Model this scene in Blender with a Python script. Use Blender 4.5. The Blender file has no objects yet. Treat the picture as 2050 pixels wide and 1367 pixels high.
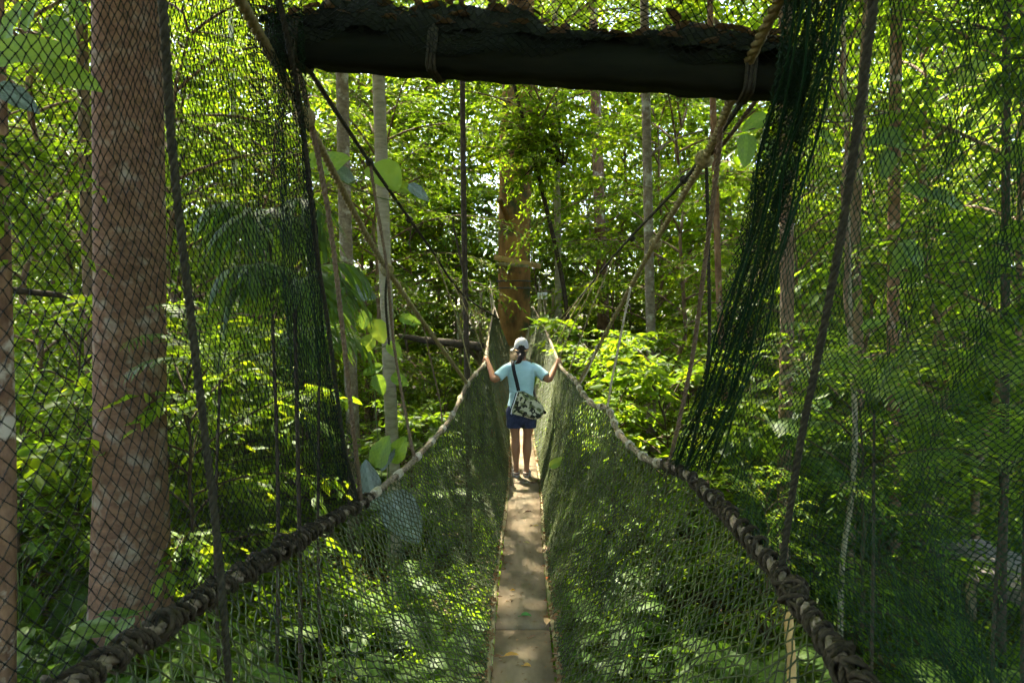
import bpy, math, random
import numpy as np
from mathutils import Vector

R = np.random.default_rng(7)
random.seed(7)
sc = bpy.context.scene
COL = sc.collection
rad = math.radians

# ------------------------------------------------------------------ camera
CZ = 4.4
PITCH = rad(1.38)
FPX = 24 / 36 * 2050
_F = np.array([0, math.cos(PITCH), -math.sin(PITCH)])
_U = np.array([0, math.sin(PITCH), math.cos(PITCH)])
_X = np.array([1.0, 0, 0])
CAM = np.array([0, 0, CZ])


def P(px, py, d):
    """world point seen at photo pixel (px, py), d metres deep"""
    px, py, d = np.broadcast_arrays(np.asarray(px, float), np.asarray(py, float), np.asarray(d, float))
    k = d / FPX
    return CAM + _F * d[..., None] + _X * ((px - 1025) * k)[..., None] + _U * ((683.5 - py) * k)[..., None]


cam = bpy.data.cameras.new('camera')
co = bpy.data.objects.new('camera', cam)
COL.objects.link(co)
co.location = CAM
co.rotation_euler = (math.pi / 2 - PITCH, 0, 0)
cam.lens = 24
cam.sensor_width = 36
cam.clip_start = 0.05
cam.clip_end = 500
cam.dof.use_dof = True
cam.dof.focus_distance = 8.5
cam.dof.aperture_fstop = 6.3
sc.camera = co

# ------------------------------------------------------------------ light
SUN_EL, SUN_AZ = rad(60), rad(-24)      # azimuth measured from +Y towards +X
w = bpy.data.worlds.new('World')
sc.world = w
w.use_nodes = True
nt = w.node_tree
bg = nt.nodes['Background']
sky = nt.nodes.new('ShaderNodeTexSky')
sky.sky_type = 'NISHITA'
sky.sun_disc = False
sky.sun_elevation = SUN_EL
sky.sun_rotation = SUN_AZ
sky.air_density = 1.0
sky.dust_density = 3.0
nt.links.new(sky.outputs[0], bg.inputs[0])
bg.inputs[1].default_value = 0.13
sl = bpy.data.lights.new('sun', 'SUN')
sl.energy = 5.0
sl.angle = rad(0.53)
sl.color = (1.0, 0.92, 0.74)
so = bpy.data.objects.new('sun', sl)
COL.objects.link(so)
sdir = Vector((math.sin(SUN_AZ) * math.cos(SUN_EL), math.cos(SUN_AZ) * math.cos(SUN_EL), math.sin(SUN_EL)))
so.rotation_euler = sdir.to_track_quat('Z', 'Y').to_euler()
so.location = (0, 0, 40)
sc.view_settings.view_transform = 'Standard'
sc.view_settings.look = 'None'
sc.view_settings.exposure = 3.05
sc.view_settings.gamma = 1
cy = sc.cycles
cy.max_bounces = 5
cy.diffuse_bounces = 4
cy.glossy_bounces = 2
cy.transmission_bounces = 4
cy.caustics_reflective = False
cy.caustics_refractive = False
cy.use_denoising = True
cy.use_adaptive_sampling = True
cy.adaptive_threshold = 0.04
cy.adaptive_min_samples = 8


# ------------------------------------------------------------------ materials
def newmat(name):
    m = bpy.data.materials.new(name)
    m.use_nodes = True
    t = m.node_tree
    return m, t, t.nodes['Principled BSDF'], t.nodes['Material Output']


def node(t, kind, **kw):
    n = t.nodes.new(kind)
    for k, v in kw.items():
        if k in n.inputs:
            n.inputs[k].default_value = v
        else:
            setattr(n, k, v)
    return n


def ramp(t, src, stops):
    r = t.nodes.new('ShaderNodeValToRGB')
    e = r.color_ramp.elements
    while len(e) < len(stops):
        e.new(0.5)
    for i, (p, c) in enumerate(stops):
        e[i].position = p
        e[i].color = (*c, 1)
    t.links.new(src, r.inputs[0])
    return r.outputs[0]


def objcoord(t, scale=(1, 1, 1)):
    tc = t.nodes.new('ShaderNodeTexCoord')
    mp = t.nodes.new('ShaderNodeMapping')
    mp.inputs['Scale'].default_value = scale
    t.links.new(tc.outputs['Object'], mp.inputs[0])
    return mp.outputs[0]


def noisy(name, c0, c1, scale=8, stretch=(1, 1, 1), rough=0.85, bump=0.3, detail=6, spec=0.12, patch=None, lo=0.3, hi=0.7, dist=0.01):
    m, t, b, o = newmat(name)
    v = objcoord(t, stretch)
    n = node(t, 'ShaderNodeTexNoise', Scale=scale, Detail=detail, Roughness=0.65)
    t.links.new(v, n.inputs['Vector'])
    col = ramp(t, n.outputs[0], [(lo, c0), (hi, c1)])
    if patch:
        pc, ps, plo, phi = patch
        n2 = node(t, 'ShaderNodeTexNoise', Scale=ps, Detail=5.0, Roughness=0.6)
        v2 = objcoord(t)
        t.links.new(v2, n2.inputs['Vector'])
        f = ramp(t, n2.outputs[0], [(plo, (0, 0, 0)), (phi, (1, 1, 1))])
        mx = node(t, 'ShaderNodeMixRGB')
        t.links.new(f, mx.inputs[0])
        t.links.new(col, mx.inputs[1])
        mx.inputs[2].default_value = (*pc, 1)
        col = mx.outputs[0]
    t.links.new(col, b.inputs['Base Color'])
    b.inputs['Roughness'].default_value = rough
    b.inputs['Specular IOR Level'].default_value = spec
    if bump:
        bp = node(t, 'ShaderNodeBump', Strength=bump, Distance=dist)
        t.links.new(n.outputs[0], bp.inputs['Height'])
        t.links.new(bp.outputs[0], b.inputs['Normal'])
    return m


def leafmat(name, dark, light, trans, mix=0.45, rough=0.42, spec=0.45):
    """attribute rnd varies leaf to leaf, the object colour (red channel) the plant's own tone"""
    m, t, b, o = newmat(name)
    at = node(t, 'ShaderNodeAttribute', attribute_name='rnd')
    oi = node(t, 'ShaderNodeObjectInfo')
    sep = node(t, 'ShaderNodeSeparateColor')
    t.links.new(oi.outputs['Color'], sep.inputs[0])
    mt = node(t, 'ShaderNodeMath', operation='MULTIPLY_ADD')
    t.links.new(at.outputs['Fac'], mt.inputs[0])
    mt.inputs[1].default_value = 0.7
    t.links.new(sep.outputs[0], mt.inputs[2])
    col = ramp(t, mt.outputs[0], [(0.1, dark), (0.75, light), (1.0, tuple(min(1, c * 1.25) for c in light))])
    tcol = ramp(t, mt.outputs[0], [(0.0, tuple(c * 0.55 for c in trans)), (0.8, trans), (1.0, (trans[0] * 1.5, trans[1] * 1.15, trans[2]))])
    t.links.new(col, b.inputs['Base Color'])
    b.inputs['Roughness'].default_value = rough
    b.inputs['Specular IOR Level'].default_value = spec
    tr = node(t, 'ShaderNodeBsdfTranslucent')
    t.links.new(tcol, tr.inputs[0])
    mx = node(t, 'ShaderNodeMixShader')
    mx.inputs[0].default_value = mix
    t.links.new(b.outputs[0], mx.inputs[1])
    t.links.new(tr.outputs[0], mx.inputs[2])
    t.links.new(mx.outputs[0], o.inputs[0])
    return m


def flat(name, c, rough=0.7, spec=0.3):
    m, t, b, o = newmat(name)
    b.inputs['Base Color'].default_value = (*c, 1)
    b.inputs['Roughness'].default_value = rough
    b.inputs['Specular IOR Level'].default_value = spec
    return m


M = {}
M['leaf'] = leafmat('leaf_forest', (0.014, 0.042, 0.004), (0.064, 0.118, 0.006), (0.245, 0.395, 0.010), mix=0.52, rough=0.5, spec=0.25)
M['leaf_big'] = leafmat('leaf_broad', (0.022, 0.055, 0.016), (0.09, 0.16, 0.02), (0.28, 0.44, 0.03), mix=0.42, rough=0.45, spec=0.3)
M['leaf_herb'] = leafmat('leaf_herb', (0.014, 0.042, 0.010), (0.058, 0.11, 0.014), (0.16, 0.30, 0.015), mix=0.4, rough=0.5, spec=0.25)
M['leaf_sheen'] = leafmat('leaf_sky_sheen', (0.030, 0.048, 0.036), (0.17, 0.20, 0.175), (0.08, 0.15, 0.04), mix=0.22, rough=0.5, spec=0.35)  # sky sheen put into the leaf colour as pale bluish grey
M['leaf_palm'] = leafmat('leaf_palm', (0.010, 0.036, 0.008), (0.060, 0.11, 0.010), (0.20, 0.34, 0.015), mix=0.45, rough=0.52, spec=0.22)
M['litter'] = leafmat('dead_leaf', (0.035, 0.022, 0.010), (0.14, 0.085, 0.038), (0.14, 0.07, 0.02), mix=0.2, rough=0.7)
M['litter_dark'] = leafmat('dark_dead_leaf', (0.008, 0.010, 0.005), (0.062, 0.042, 0.020), (0.07, 0.04, 0.012), mix=0.2, rough=0.7, spec=0.1)  # darker dead leaf colours for the litter on the beam
M['soil'] = noisy('forest_soil', (0.02, 0.018, 0.008), (0.10, 0.075, 0.035), scale=3, rough=0.95, bump=0.6, dist=0.05)
M['bark_red'] = noisy('bark_reddish', (0.062, 0.034, 0.019), (0.185, 0.104, 0.060), scale=7, stretch=(1, 1, 2.0), rough=0.85, bump=0.5,
                      patch=((0.21, 0.175, 0.13), 5.0, 0.53, 0.70))
M['bark_grey'] = noisy('bark_grey', (0.07, 0.055, 0.035), (0.20, 0.165, 0.115), scale=10, stretch=(1, 1, 1.5), bump=0.6, patch=((0.30, 0.29, 0.23), 6, 0.55, 0.68))
M['bark_pale'] = noisy('bark_pale', (0.13, 0.11, 0.065), (0.27, 0.24, 0.165), scale=5, stretch=(1, 1, 4), bump=0.25, patch=((0.14, 0.15, 0.08), 3, 0.55, 0.75))
M['bark_white'] = noisy('bark_white', (0.42, 0.38, 0.30), (0.70, 0.66, 0.56), scale=5, stretch=(1, 1, 3), bump=0.2, patch=((0.2, 0.18, 0.12), 4, 0.55, 0.7))
M['bark_dark'] = noisy('bark_dark', (0.018, 0.014, 0.008), (0.06, 0.045, 0.03), scale=12, bump=0.5)
M['bark_brown'] = noisy('bark_brown', (0.07, 0.045, 0.028), (0.21, 0.14, 0.085), scale=9, stretch=(1, 1, 0.5), bump=0.6, patch=((0.32, 0.26, 0.19), 3, 0.57, 0.68))
M['bark_big'] = noisy('bark_platform_tree', (0.085, 0.044, 0.015), (0.32, 0.17, 0.055), scale=2.2, stretch=(1, 1, 0.45), bump=0.7, dist=0.04,
                      patch=((0.05, 0.055, 0.02), 1.6, 0.52, 0.66))
M['bark_orange'] = noisy('bark_peeling', (0.075, 0.038, 0.022), (0.25, 0.145, 0.085), scale=7, stretch=(1, 1, 0.6), bump=0.5, patch=((0.38, 0.32, 0.25), 3, 0.55, 0.64))
M['twig'] = noisy('twig', (0.03, 0.022, 0.012), (0.09, 0.065, 0.035), scale=15, bump=0)
M['stem_green'] = noisy('green_stem', (0.05, 0.08, 0.02), (0.10, 0.13, 0.04), scale=10, bump=0)
M['rope_olive'] = noisy('rope_olive', (0.10, 0.085, 0.03), (0.23, 0.19, 0.085), scale=60, bump=0.4, dist=0.002)
M['rope_dark'] = noisy('rope_dark', (0.012, 0.012, 0.007), (0.045, 0.04, 0.022), scale=60, bump=0.4, dist=0.002)
M['rope_brown'] = noisy('rope_brown', (0.06, 0.042, 0.024), (0.16, 0.115, 0.065), scale=60, bump=0.4, dist=0.002)
M['rope_pale'] = noisy('rope_pale', (0.20, 0.17, 0.11), (0.40, 0.35, 0.25), scale=50, bump=0.4, dist=0.002)
M['rope_tan'] = noisy('rope_tan', (0.07, 0.055, 0.032), (0.22, 0.175, 0.115), scale=45, bump=0.4, dist=0.002)
M['rope_lash'] = noisy('rope_lashing', (0.010, 0.009, 0.005), (0.055, 0.042, 0.024), scale=70, bump=0.5, dist=0.002)
M['net'] = noisy('net_olive', (0.012, 0.020, 0.004), (0.066, 0.080, 0.018), scale=3, bump=0, spec=0.25, rough=0.6)
M['net_black'] = noisy('net_black', (0.002, 0.003, 0.002), (0.006, 0.009, 0.004), scale=6, bump=0, rough=0.7)
M['net_green'] = noisy('net_dark_green', (0.003, 0.012, 0.003), (0.010, 0.034, 0.010), scale=6, bump=0, rough=0.7)
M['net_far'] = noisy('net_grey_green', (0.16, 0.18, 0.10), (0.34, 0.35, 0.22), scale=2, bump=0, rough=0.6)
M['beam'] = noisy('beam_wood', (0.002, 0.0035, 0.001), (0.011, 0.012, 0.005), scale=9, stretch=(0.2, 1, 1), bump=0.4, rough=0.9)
M['board'] = noisy('walk_board', (0.125, 0.095, 0.057), (0.27, 0.205, 0.13), scale=5, stretch=(1, 0.35, 1), bump=0.25, dist=0.004, rough=0.75,
                   patch=((0.07, 0.065, 0.04), 2.2, 0.5, 0.7))
M['pole'] = noisy('edge_pole', (0.13, 0.11, 0.05), (0.32, 0.27, 0.15), scale=12, stretch=(1, 0.3, 1), bump=0.5, patch=((0.10, 0.12, 0.04), 5, 0.5, 0.65))
M['plank_yellow'] = noisy('sawn_plank', (0.28, 0.17, 0.06), (0.45, 0.30, 0.12), scale=4, stretch=(0.3, 1, 1), bump=0.2)
M['deck_grey'] = noisy('weathered_deck', (0.07, 0.06, 0.05), (0.19, 0.165, 0.14), scale=6, stretch=(0.3, 2, 1), bump=0.4)
M['post'] = noisy('post_wood', (0.09, 0.07, 0.035), (0.22, 0.18, 0.10), scale=8, stretch=(1, 1, 0.3), bump=0.4)
M['skin'] = noisy('skin', (0.24, 0.115, 0.06), (0.30, 0.15, 0.085), scale=9, bump=0, rough=0.5)
M['hair'] = noisy('hair', (0.006, 0.004, 0.003), (0.022, 0.014, 0.010), scale=60, stretch=(1, 1, 0.15), bump=0.6, rough=0.45)
M['shirt'] = noisy('shirt_fabric', (0.30, 0.45, 0.48), (0.38, 0.54, 0.57), scale=7, stretch=(1, 1, 2.5), bump=0.5, dist=0.02, rough=0.9)
M['shorts'] = noisy('shorts_fabric', (0.020, 0.025, 0.052), (0.05, 0.06, 0.105), scale=25, bump=0.5, rough=0.9)
M['cap'] = noisy('cap_fabric', (0.27, 0.265, 0.26), (0.37, 0.365, 0.355), scale=20, bump=0.2, rough=0.9)
M['sandal'] = noisy('sandal', (0.22, 0.19, 0.15), (0.34, 0.30, 0.25), scale=20, bump=0.2)
M['strap'] = flat('strap_webbing', (0.008, 0.008, 0.009), 0.8)
M['tan'] = flat('tan_leather', (0.35, 0.2, 0.1))
M['white'] = noisy('sign_white', (0.7, 0.7, 0.72), (0.85, 0.85, 0.86), scale=3, bump=0)
M['ink'] = flat('sign_ink', (0.03, 0.03, 0.035))
M['wire'] = flat('strap_steel', (0.05, 0.045, 0.04), 0.5)


def camo():
    m, t, b, o = newmat('camouflage')
    v = objcoord(t)
    base = (0.42, 0.40, 0.27)
    col = None
    for k, (c, s, th, off) in enumerate((((0.10, 0.12, 0.04), 17, 0.53, 0), ((0.012, 0.014, 0.008), 21, 0.56, 5))):
        mp = node(t, 'ShaderNodeMapping')
        mp.inputs['Location'].default_value = (off, off, off)
        t.links.new(v, mp.inputs[0])
        n = node(t, 'ShaderNodeTexNoise', Scale=s, Detail=1.0)
        t.links.new(mp.outputs[0], n.inputs['Vector'])
        f = ramp(t, n.outputs[0], [(th - 0.01, (0, 0, 0)), (th + 0.01, (1, 1, 1))])
        mx = node(t, 'ShaderNodeMixRGB')
        t.links.new(f, mx.inputs[0])
        if col is None:
            mx.inputs[1].default_value = (*base, 1)
        else:
            t.links.new(col, mx.inputs[1])
        mx.inputs[2].default_value = (*c, 1)
        col = mx.outputs[0]
    t.links.new(col, b.inputs['Base Color'])
    b.inputs['Roughness'].default_value = 0.85
    return m


M['camo'] = camo()


# ------------------------------------------------------------------ mesh helpers
def mesh(name, V, Fs, mat=None, smooth=False, rnd=None):
    V = np.asarray(V, np.float32).reshape(-1, 3)
    Fs = [np.asarray(f, np.int32) for f in (Fs if isinstance(Fs, list) else [Fs]) if len(f)]
    me = bpy.data.meshes.new(name)
    me.vertices.add(len(V))
    me.vertices.foreach_set('co', V.ravel())
    idx = np.concatenate([f.ravel() for f in Fs])
    cnt = np.concatenate([np.full(len(f), f.shape[1], np.int32) for f in Fs])
    st = np.concatenate([[0], np.cumsum(cnt)[:-1]]).astype(np.int32)
    me.loops.add(len(idx))
    me.loops.foreach_set('vertex_index', idx)
    me.polygons.add(len(cnt))
    me.polygons.foreach_set('loop_start', st)
    me.update(calc_edges=True)
    if smooth:
        me.polygons.foreach_set('use_smooth', np.ones(len(cnt), bool))
    if rnd is not None:
        a = me.attributes.new('rnd', 'FLOAT', 'FACE')
        a.data.foreach_set('value', np.asarray(rnd, np.float32))
    if mat is not None:
        me.materials.append(M[mat] if isinstance(mat, str) else mat)
    return me


class MB:
    """collects pieces of ONE mesh"""

    def __init__(s):
        s.V, s.F, s.n, s.r = [], {}, 0, []

    def add(s, VF):
        V, F = VF[0], VF[1]
        V = np.asarray(V, float).reshape(-1, 3)
        for f in (F if isinstance(F, list) else [F]):
            f = np.asarray(f)
            if len(f):
                s.F.setdefault(f.shape[1], []).append(f + s.n)
        s.V.append(V)
        s.n += len(V)
        return s

    def geo(s):
        return np.concatenate(s.V), [np.concatenate(f) for f in s.F.values()]

    def obj(s, name, mat, parent=None, smooth=True, loc=None):
        V, F = s.geo()
        return obj(name, mesh(name, V, F, mat, smooth), parent, loc)


def obj(name, me, parent=None, loc=None):
    """link a mesh; its vertices are in world space unless loc says where they are relative to"""
    o = bpy.data.objects.new(name, me)
    COL.objects.link(o)
    if parent is not None:
        o.parent = parent
    if loc is not None:
        o.location = loc
    return o


def tag(o, label=None, cat=None, group=None, kind=None):
    if label:
        o['label'] = label
    if cat:
        o['category'] = cat
    if group:
        o['group'] = group
    if kind:
        o['kind'] = kind
    return o


def thing(name, label, cat, loc=(0, 0, 0), rz=0.0, group=None):
    o = bpy.data.objects.new(name, None)
    COL.objects.link(o)
    o.location = tuple(float(c) for c in loc)
    o.rotation_euler = (0, 0, rz)
    return tag(o, label, cat, group)


def one(name, label, cat, VF, mat, group=None, smooth=True, origin=None, rnd=None):
    """a thing that is one mesh (world-space vertices, origin moved onto it)"""
    V = np.asarray(VF[0], float)
    org = V.mean(0) if origin is None else np.asarray(origin, float)
    o = obj(name, mesh(name, V - org, VF[1], mat, smooth, rnd), None, org)
    return tag(o, label, cat, group)


def norm(v):
    return v / np.maximum(np.linalg.norm(v, axis=-1, keepdims=True), 1e-9)


def smoothpath(pts, n):
    """Catmull-Rom through pts, n samples evenly along the length"""
    p = np.asarray(pts, float)
    if len(p) == 2:
        return p[0] + (p[1] - p[0]) * np.linspace(0, 1, n)[:, None]
    q = np.concatenate([[2 * p[0] - p[1]], p, [2 * p[-1] - p[-2]]])
    out = []
    for i in range(len(p) - 1):
        t = np.linspace(0, 1, 24, endpoint=False)[:, None]
        a, b, c, d = q[i], q[i + 1], q[i + 2], q[i + 3]
        out.append(0.5 * (2 * b + (c - a) * t + (2 * a - 5 * b + 4 * c - d) * t ** 2 + (3 * b - a - 3 * c + d) * t ** 3))
    out = np.concatenate(out + [p[-1:]])
    s = np.concatenate([[0], np.cumsum(np.linalg.norm(np.diff(out, axis=0), axis=1))])
    u = np.linspace(0, s[-1], n)
    return np.stack([np.interp(u, s, out[:, k]) for k in range(3)], 1)


def plen(p):
    return float(np.linalg.norm(np.diff(np.asarray(p), axis=0), axis=1).sum())


def frames(p):
    t = np.gradient(p, axis=0)
    t = norm(t)
    ref = np.array([0, 0, 1.0]) if abs(t[:, 2]).mean() < 0.8 else np.array([0, 1.0, 0])
    n = [norm(np.cross(t[0], np.cross(ref, t[0])))]
    for i in range(1, len(p)):
        v = n[-1] - t[i] * np.dot(n[-1], t[i])
        n.append(v / max(np.linalg.norm(v), 1e-9))
    n = np.array(n)
    return t, n, np.cross(t, n)


def tube(p, r, sides=8, cap=True, wob=0.0, rng=None):
    p = np.asarray(p, float)
    r = np.broadcast_to(np.asarray(r, float), (len(p),))
    t, n, b = frames(p)
    a = np.arange(sides) / sides * 2 * math.pi
    rr = r[:, None] * np.ones(sides)
    if wob:
        g = rng if rng is not None else R
        ph = g.uniform(0, 6.28, 4)
        s = np.linspace(0, 1, len(p))[:, None] * plen(p)
        rr = rr * (1 + wob * (np.sin(2 * a + ph[0] + s * 0.5) + 0.6 * np.sin(3 * a + ph[1] - s * 0.7) + 0.5 * np.sin(s * 2.1 + ph[2] + a)))
    V = p[:, None] + n[:, None] * (np.cos(a) * rr)[..., None] + b[:, None] * (np.sin(a) * rr)[..., None]
    N = len(p)
    i, j = np.meshgrid(np.arange(N - 1), np.arange(sides), indexing='ij')
    k = (j + 1) % sides
    F = np.stack([i * sides + j, i * sides + k, (i + 1) * sides + k, (i + 1) * sides + j], -1).reshape(-1, 4)
    V = V.reshape(-1, 3)
    if cap:
        V = np.concatenate([V, p[:1], p[-1:]])
        jj = np.arange(sides)
        kk = (jj + 1) % sides
        c0, c1 = N * sides, N * sides + 1
        T = np.concatenate([np.stack([np.full(sides, c0), kk, jj], -1), np.stack([np.full(sides, c1), (N - 1) * sides + jj, (N - 1) * sides + kk], -1)])
        return V, [F, T]
    return V, [F]


def rope(path, r, lay=None, sides=6, strands=3, step=1.4):
    """laid rope: strands twisted round each other"""
    L = plen(path)
    lay = lay or r * 7
    n = max(8, int(L / (r * step)))
    p = smoothpath(path, n)
    t, nn, b = frames(p)
    s = np.linspace(0, L, n)
    mb = MB()
    for k in range(strands):
        a = s / lay * 2 * math.pi + k * 2 * math.pi / strands
        q = p + nn * (np.cos(a) * r * 0.52)[:, None] + b * (np.sin(a) * r * 0.52)[:, None]
        mb.add(tube(q, r * 0.52, sides))
    return mb.geo()


def coil(path, R_, rc, pitch, sides=6, jitter=0.0, rng=None):
    L = plen(path)
    n = max(12, int(L / pitch * 14))
    p = smoothpath(path, n)
    t, nn, b = frames(p)
    s = np.linspace(0, L, n)
    a = s / pitch * 2 * math.pi
    if rng is not None and jitter:
        k = np.cumsum(rng.normal(0, 1, n // 14 + 2)) * jitter
        a = a + np.interp(np.arange(n) / 14, np.arange(len(k)), k)
    R2 = R_ * (1 + (0.10 * np.sin(s * 9.0) + 0.05 * np.sin(s * 31) if jitter else 0))
    q = p + nn * (np.cos(a) * R2)[:, None] + b * (np.sin(a) * R2)[:, None]
    return tube(q, rc, sides)


def strands(A, B, r, sides=3):
    A, B = np.asarray(A, float), np.asarray(B, float)
    r = np.broadcast_to(np.asarray(r, float), (len(A),))
    t = norm(B - A)
    ref = np.where(np.abs(t[:, 2:3]) < 0.9, [[0, 0, 1.0]], [[1.0, 0, 0]])
    n = norm(np.cross(t, ref))
    b = np.cross(t, n)
    a = np.arange(sides) / sides * 2 * math.pi
    off = (n[:, None] * np.cos(a)[:, None] + b[:, None] * np.sin(a)[:, None]) * r[:, None, None]
    V = np.concatenate([A[:, None] + off, B[:, None] + off], 1).reshape(-1, 3)
    base = (np.arange(len(A)) * 2 * sides)[:, None]
    F = np.concatenate([base + np.array([[j, (j + 1) % sides, sides + (j + 1) % sides, sides + j]]) for j in range(sides)])
    return V, [F]


def octa(C, r):
    C = np.asarray(C, float)
    r = np.broadcast_to(np.asarray(r, float), (len(C),))
    D = np.array([[1, 0, 0], [-1, 0, 0], [0, 1, 0], [0, -1, 0], [0, 0, 1], [0, 0, -1]], float)
    V = (C[:, None] + D * r[:, None, None]).reshape(-1, 3)
    T = np.array([[0, 2, 4], [2, 1, 4], [1, 3, 4], [3, 0, 4], [2, 0, 5], [1, 2, 5], [3, 1, 5], [0, 3, 5]])
    return V, [(np.arange(len(C)) * 6)[:, None, None] + T[None]][0].reshape(-1, 3)


def box(c, size, rot=None, bevel=0.0):
    """box centred at c; rot is a 3x3 whose columns are its axes"""
    s = np.asarray(size, float) / 2
    if bevel:
        q = np.array([[sx * (s[0] - bx), sy * (s[1] - by), sz * (s[2] - bz)] for sx in (-1, 1) for sy in (-1, 1) for sz in (-1, 1)
                      for bx, by, bz in ((0, bevel, bevel), (bevel, 0, bevel), (bevel, bevel, 0))])
        import bmesh
        bm = bmesh.new()
        for v in q:
            bm.verts.new(v)
        bmesh.ops.convex_hull(bm, input=bm.verts[:])
        bm.verts.ensure_lookup_table()
        bm.verts.index_update()
        V = np.array([v.co[:] for v in bm.verts])
        F = [np.array([[v.index for v in f.verts]]) for f in bm.faces]
        bm.free()
    else:
        V = np.array([[sx * s[0], sy * s[1], sz * s[2]] for sx in (-1, 1) for sy in (-1, 1) for sz in (-1, 1)])
        F = [np.array([[0, 1, 3, 2], [4, 6, 7, 5], [0, 4, 5, 1], [2, 3, 7, 6], [0, 2, 6, 4], [1, 5, 7, 3]])]
    if rot is not None:
        V = V @ np.asarray(rot).T
    return V + np.asarray(c, float), F


def bar(a, b, w, h, up=(0, 0, 1), bevel=0.004):
    """box from a to b, w wide, h high"""
    a, b = np.asarray(a, float), np.asarray(b, float)
    x = norm(b - a)
    y = norm(np.cross(np.asarray(up, float), x))
    z = np.cross(x, y)
    return box((a + b) / 2, (np.linalg.norm(b - a), w, h), np.stack([x, y, z], 1), bevel)


# ------------------------------------------------------------------ leaves
def leafcloud(pos, d, n, L, W, fold=0.12, rng=R):
    """N leaves of six vertices: pos, unit direction d, normal n, length L, width ratio W"""
    N = len(pos)
    L = np.broadcast_to(np.asarray(L, float), (N,))[:, None]
    W = np.broadcast_to(np.asarray(W, float), (N,))[:, None]
    s = norm(np.cross(n, d))
    n = np.cross(d, s)
    cup = fold * W * L
    v = [pos,
         pos + d * L * 0.28 + s * W * L * 0.46 + n * cup,
         pos + d * L * 0.66 + s * W * L * 0.36 + n * (cup * 0.6 - 0.03 * L),
         pos + d * L - n * 0.12 * L,
         pos + d * L * 0.66 - s * W * L * 0.36 + n * (cup * 0.6 - 0.03 * L),
         pos + d * L * 0.28 - s * W * L * 0.46 + n * cup]
    V = np.stack(v, 1).reshape(-1, 3)
    b = (np.arange(N) * 6)[:, None]
    F = np.stack([b + np.array([[0, 3, 2, 1]]), b + np.array([[0, 5, 4, 3]])], 1).reshape(-1, 4)
    rnd = np.repeat(rng.uniform(0, 1, N), 2)
    return V, F, rnd


def sprays(start, dirn, tl, nl, leafL, leafW, rng, droop=0.35, ang=0.95):
    """leafy twigs: T twigs with nl leaves each set alternately"""
    T = len(start)
    t = (np.arange(nl) + 0.6) / nl
    side = norm(np.cross(dirn, np.array([0, 0, 1.0])) + rng.normal(0, 0.1, (T, 3)))
    up = norm(np.cross(side, dirn))
    pos = start[:, None] + dirn[:, None] * (t * 1.0)[None, :, None] * tl[:, None, None]
    pos = pos - np.array([0, 0, 1.0]) * (droop * t ** 2)[None, :, None] * tl[:, None, None]
    sg = np.where(np.arange(nl) % 2, 1.0, -1.0)
    sg[-1] = 0
    a = ang * sg[None, :] * rng.uniform(0.5, 1.35, (T, nl))
    d = dirn[:, None] * np.cos(a)[..., None] + side[:, None] * np.sin(a)[..., None]
    d = d + np.array([0, 0, -1.0]) * (0.25 + 0.5 * droop * t)[None, :, None] + rng.normal(0, 0.32, (T, nl, 3))
    d = norm(d)
    n = norm(up[:, None] + rng.normal(0, 0.5, (T, nl, 3)))
    L = leafL * rng.uniform(0.6, 1.25, (T, nl))
    return leafcloud(pos.reshape(-1, 3), d.reshape(-1, 3), n.reshape(-1, 3), L.ravel(), leafW, rng=rng)


UP = np.array([0, 0, 1.0])


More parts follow.
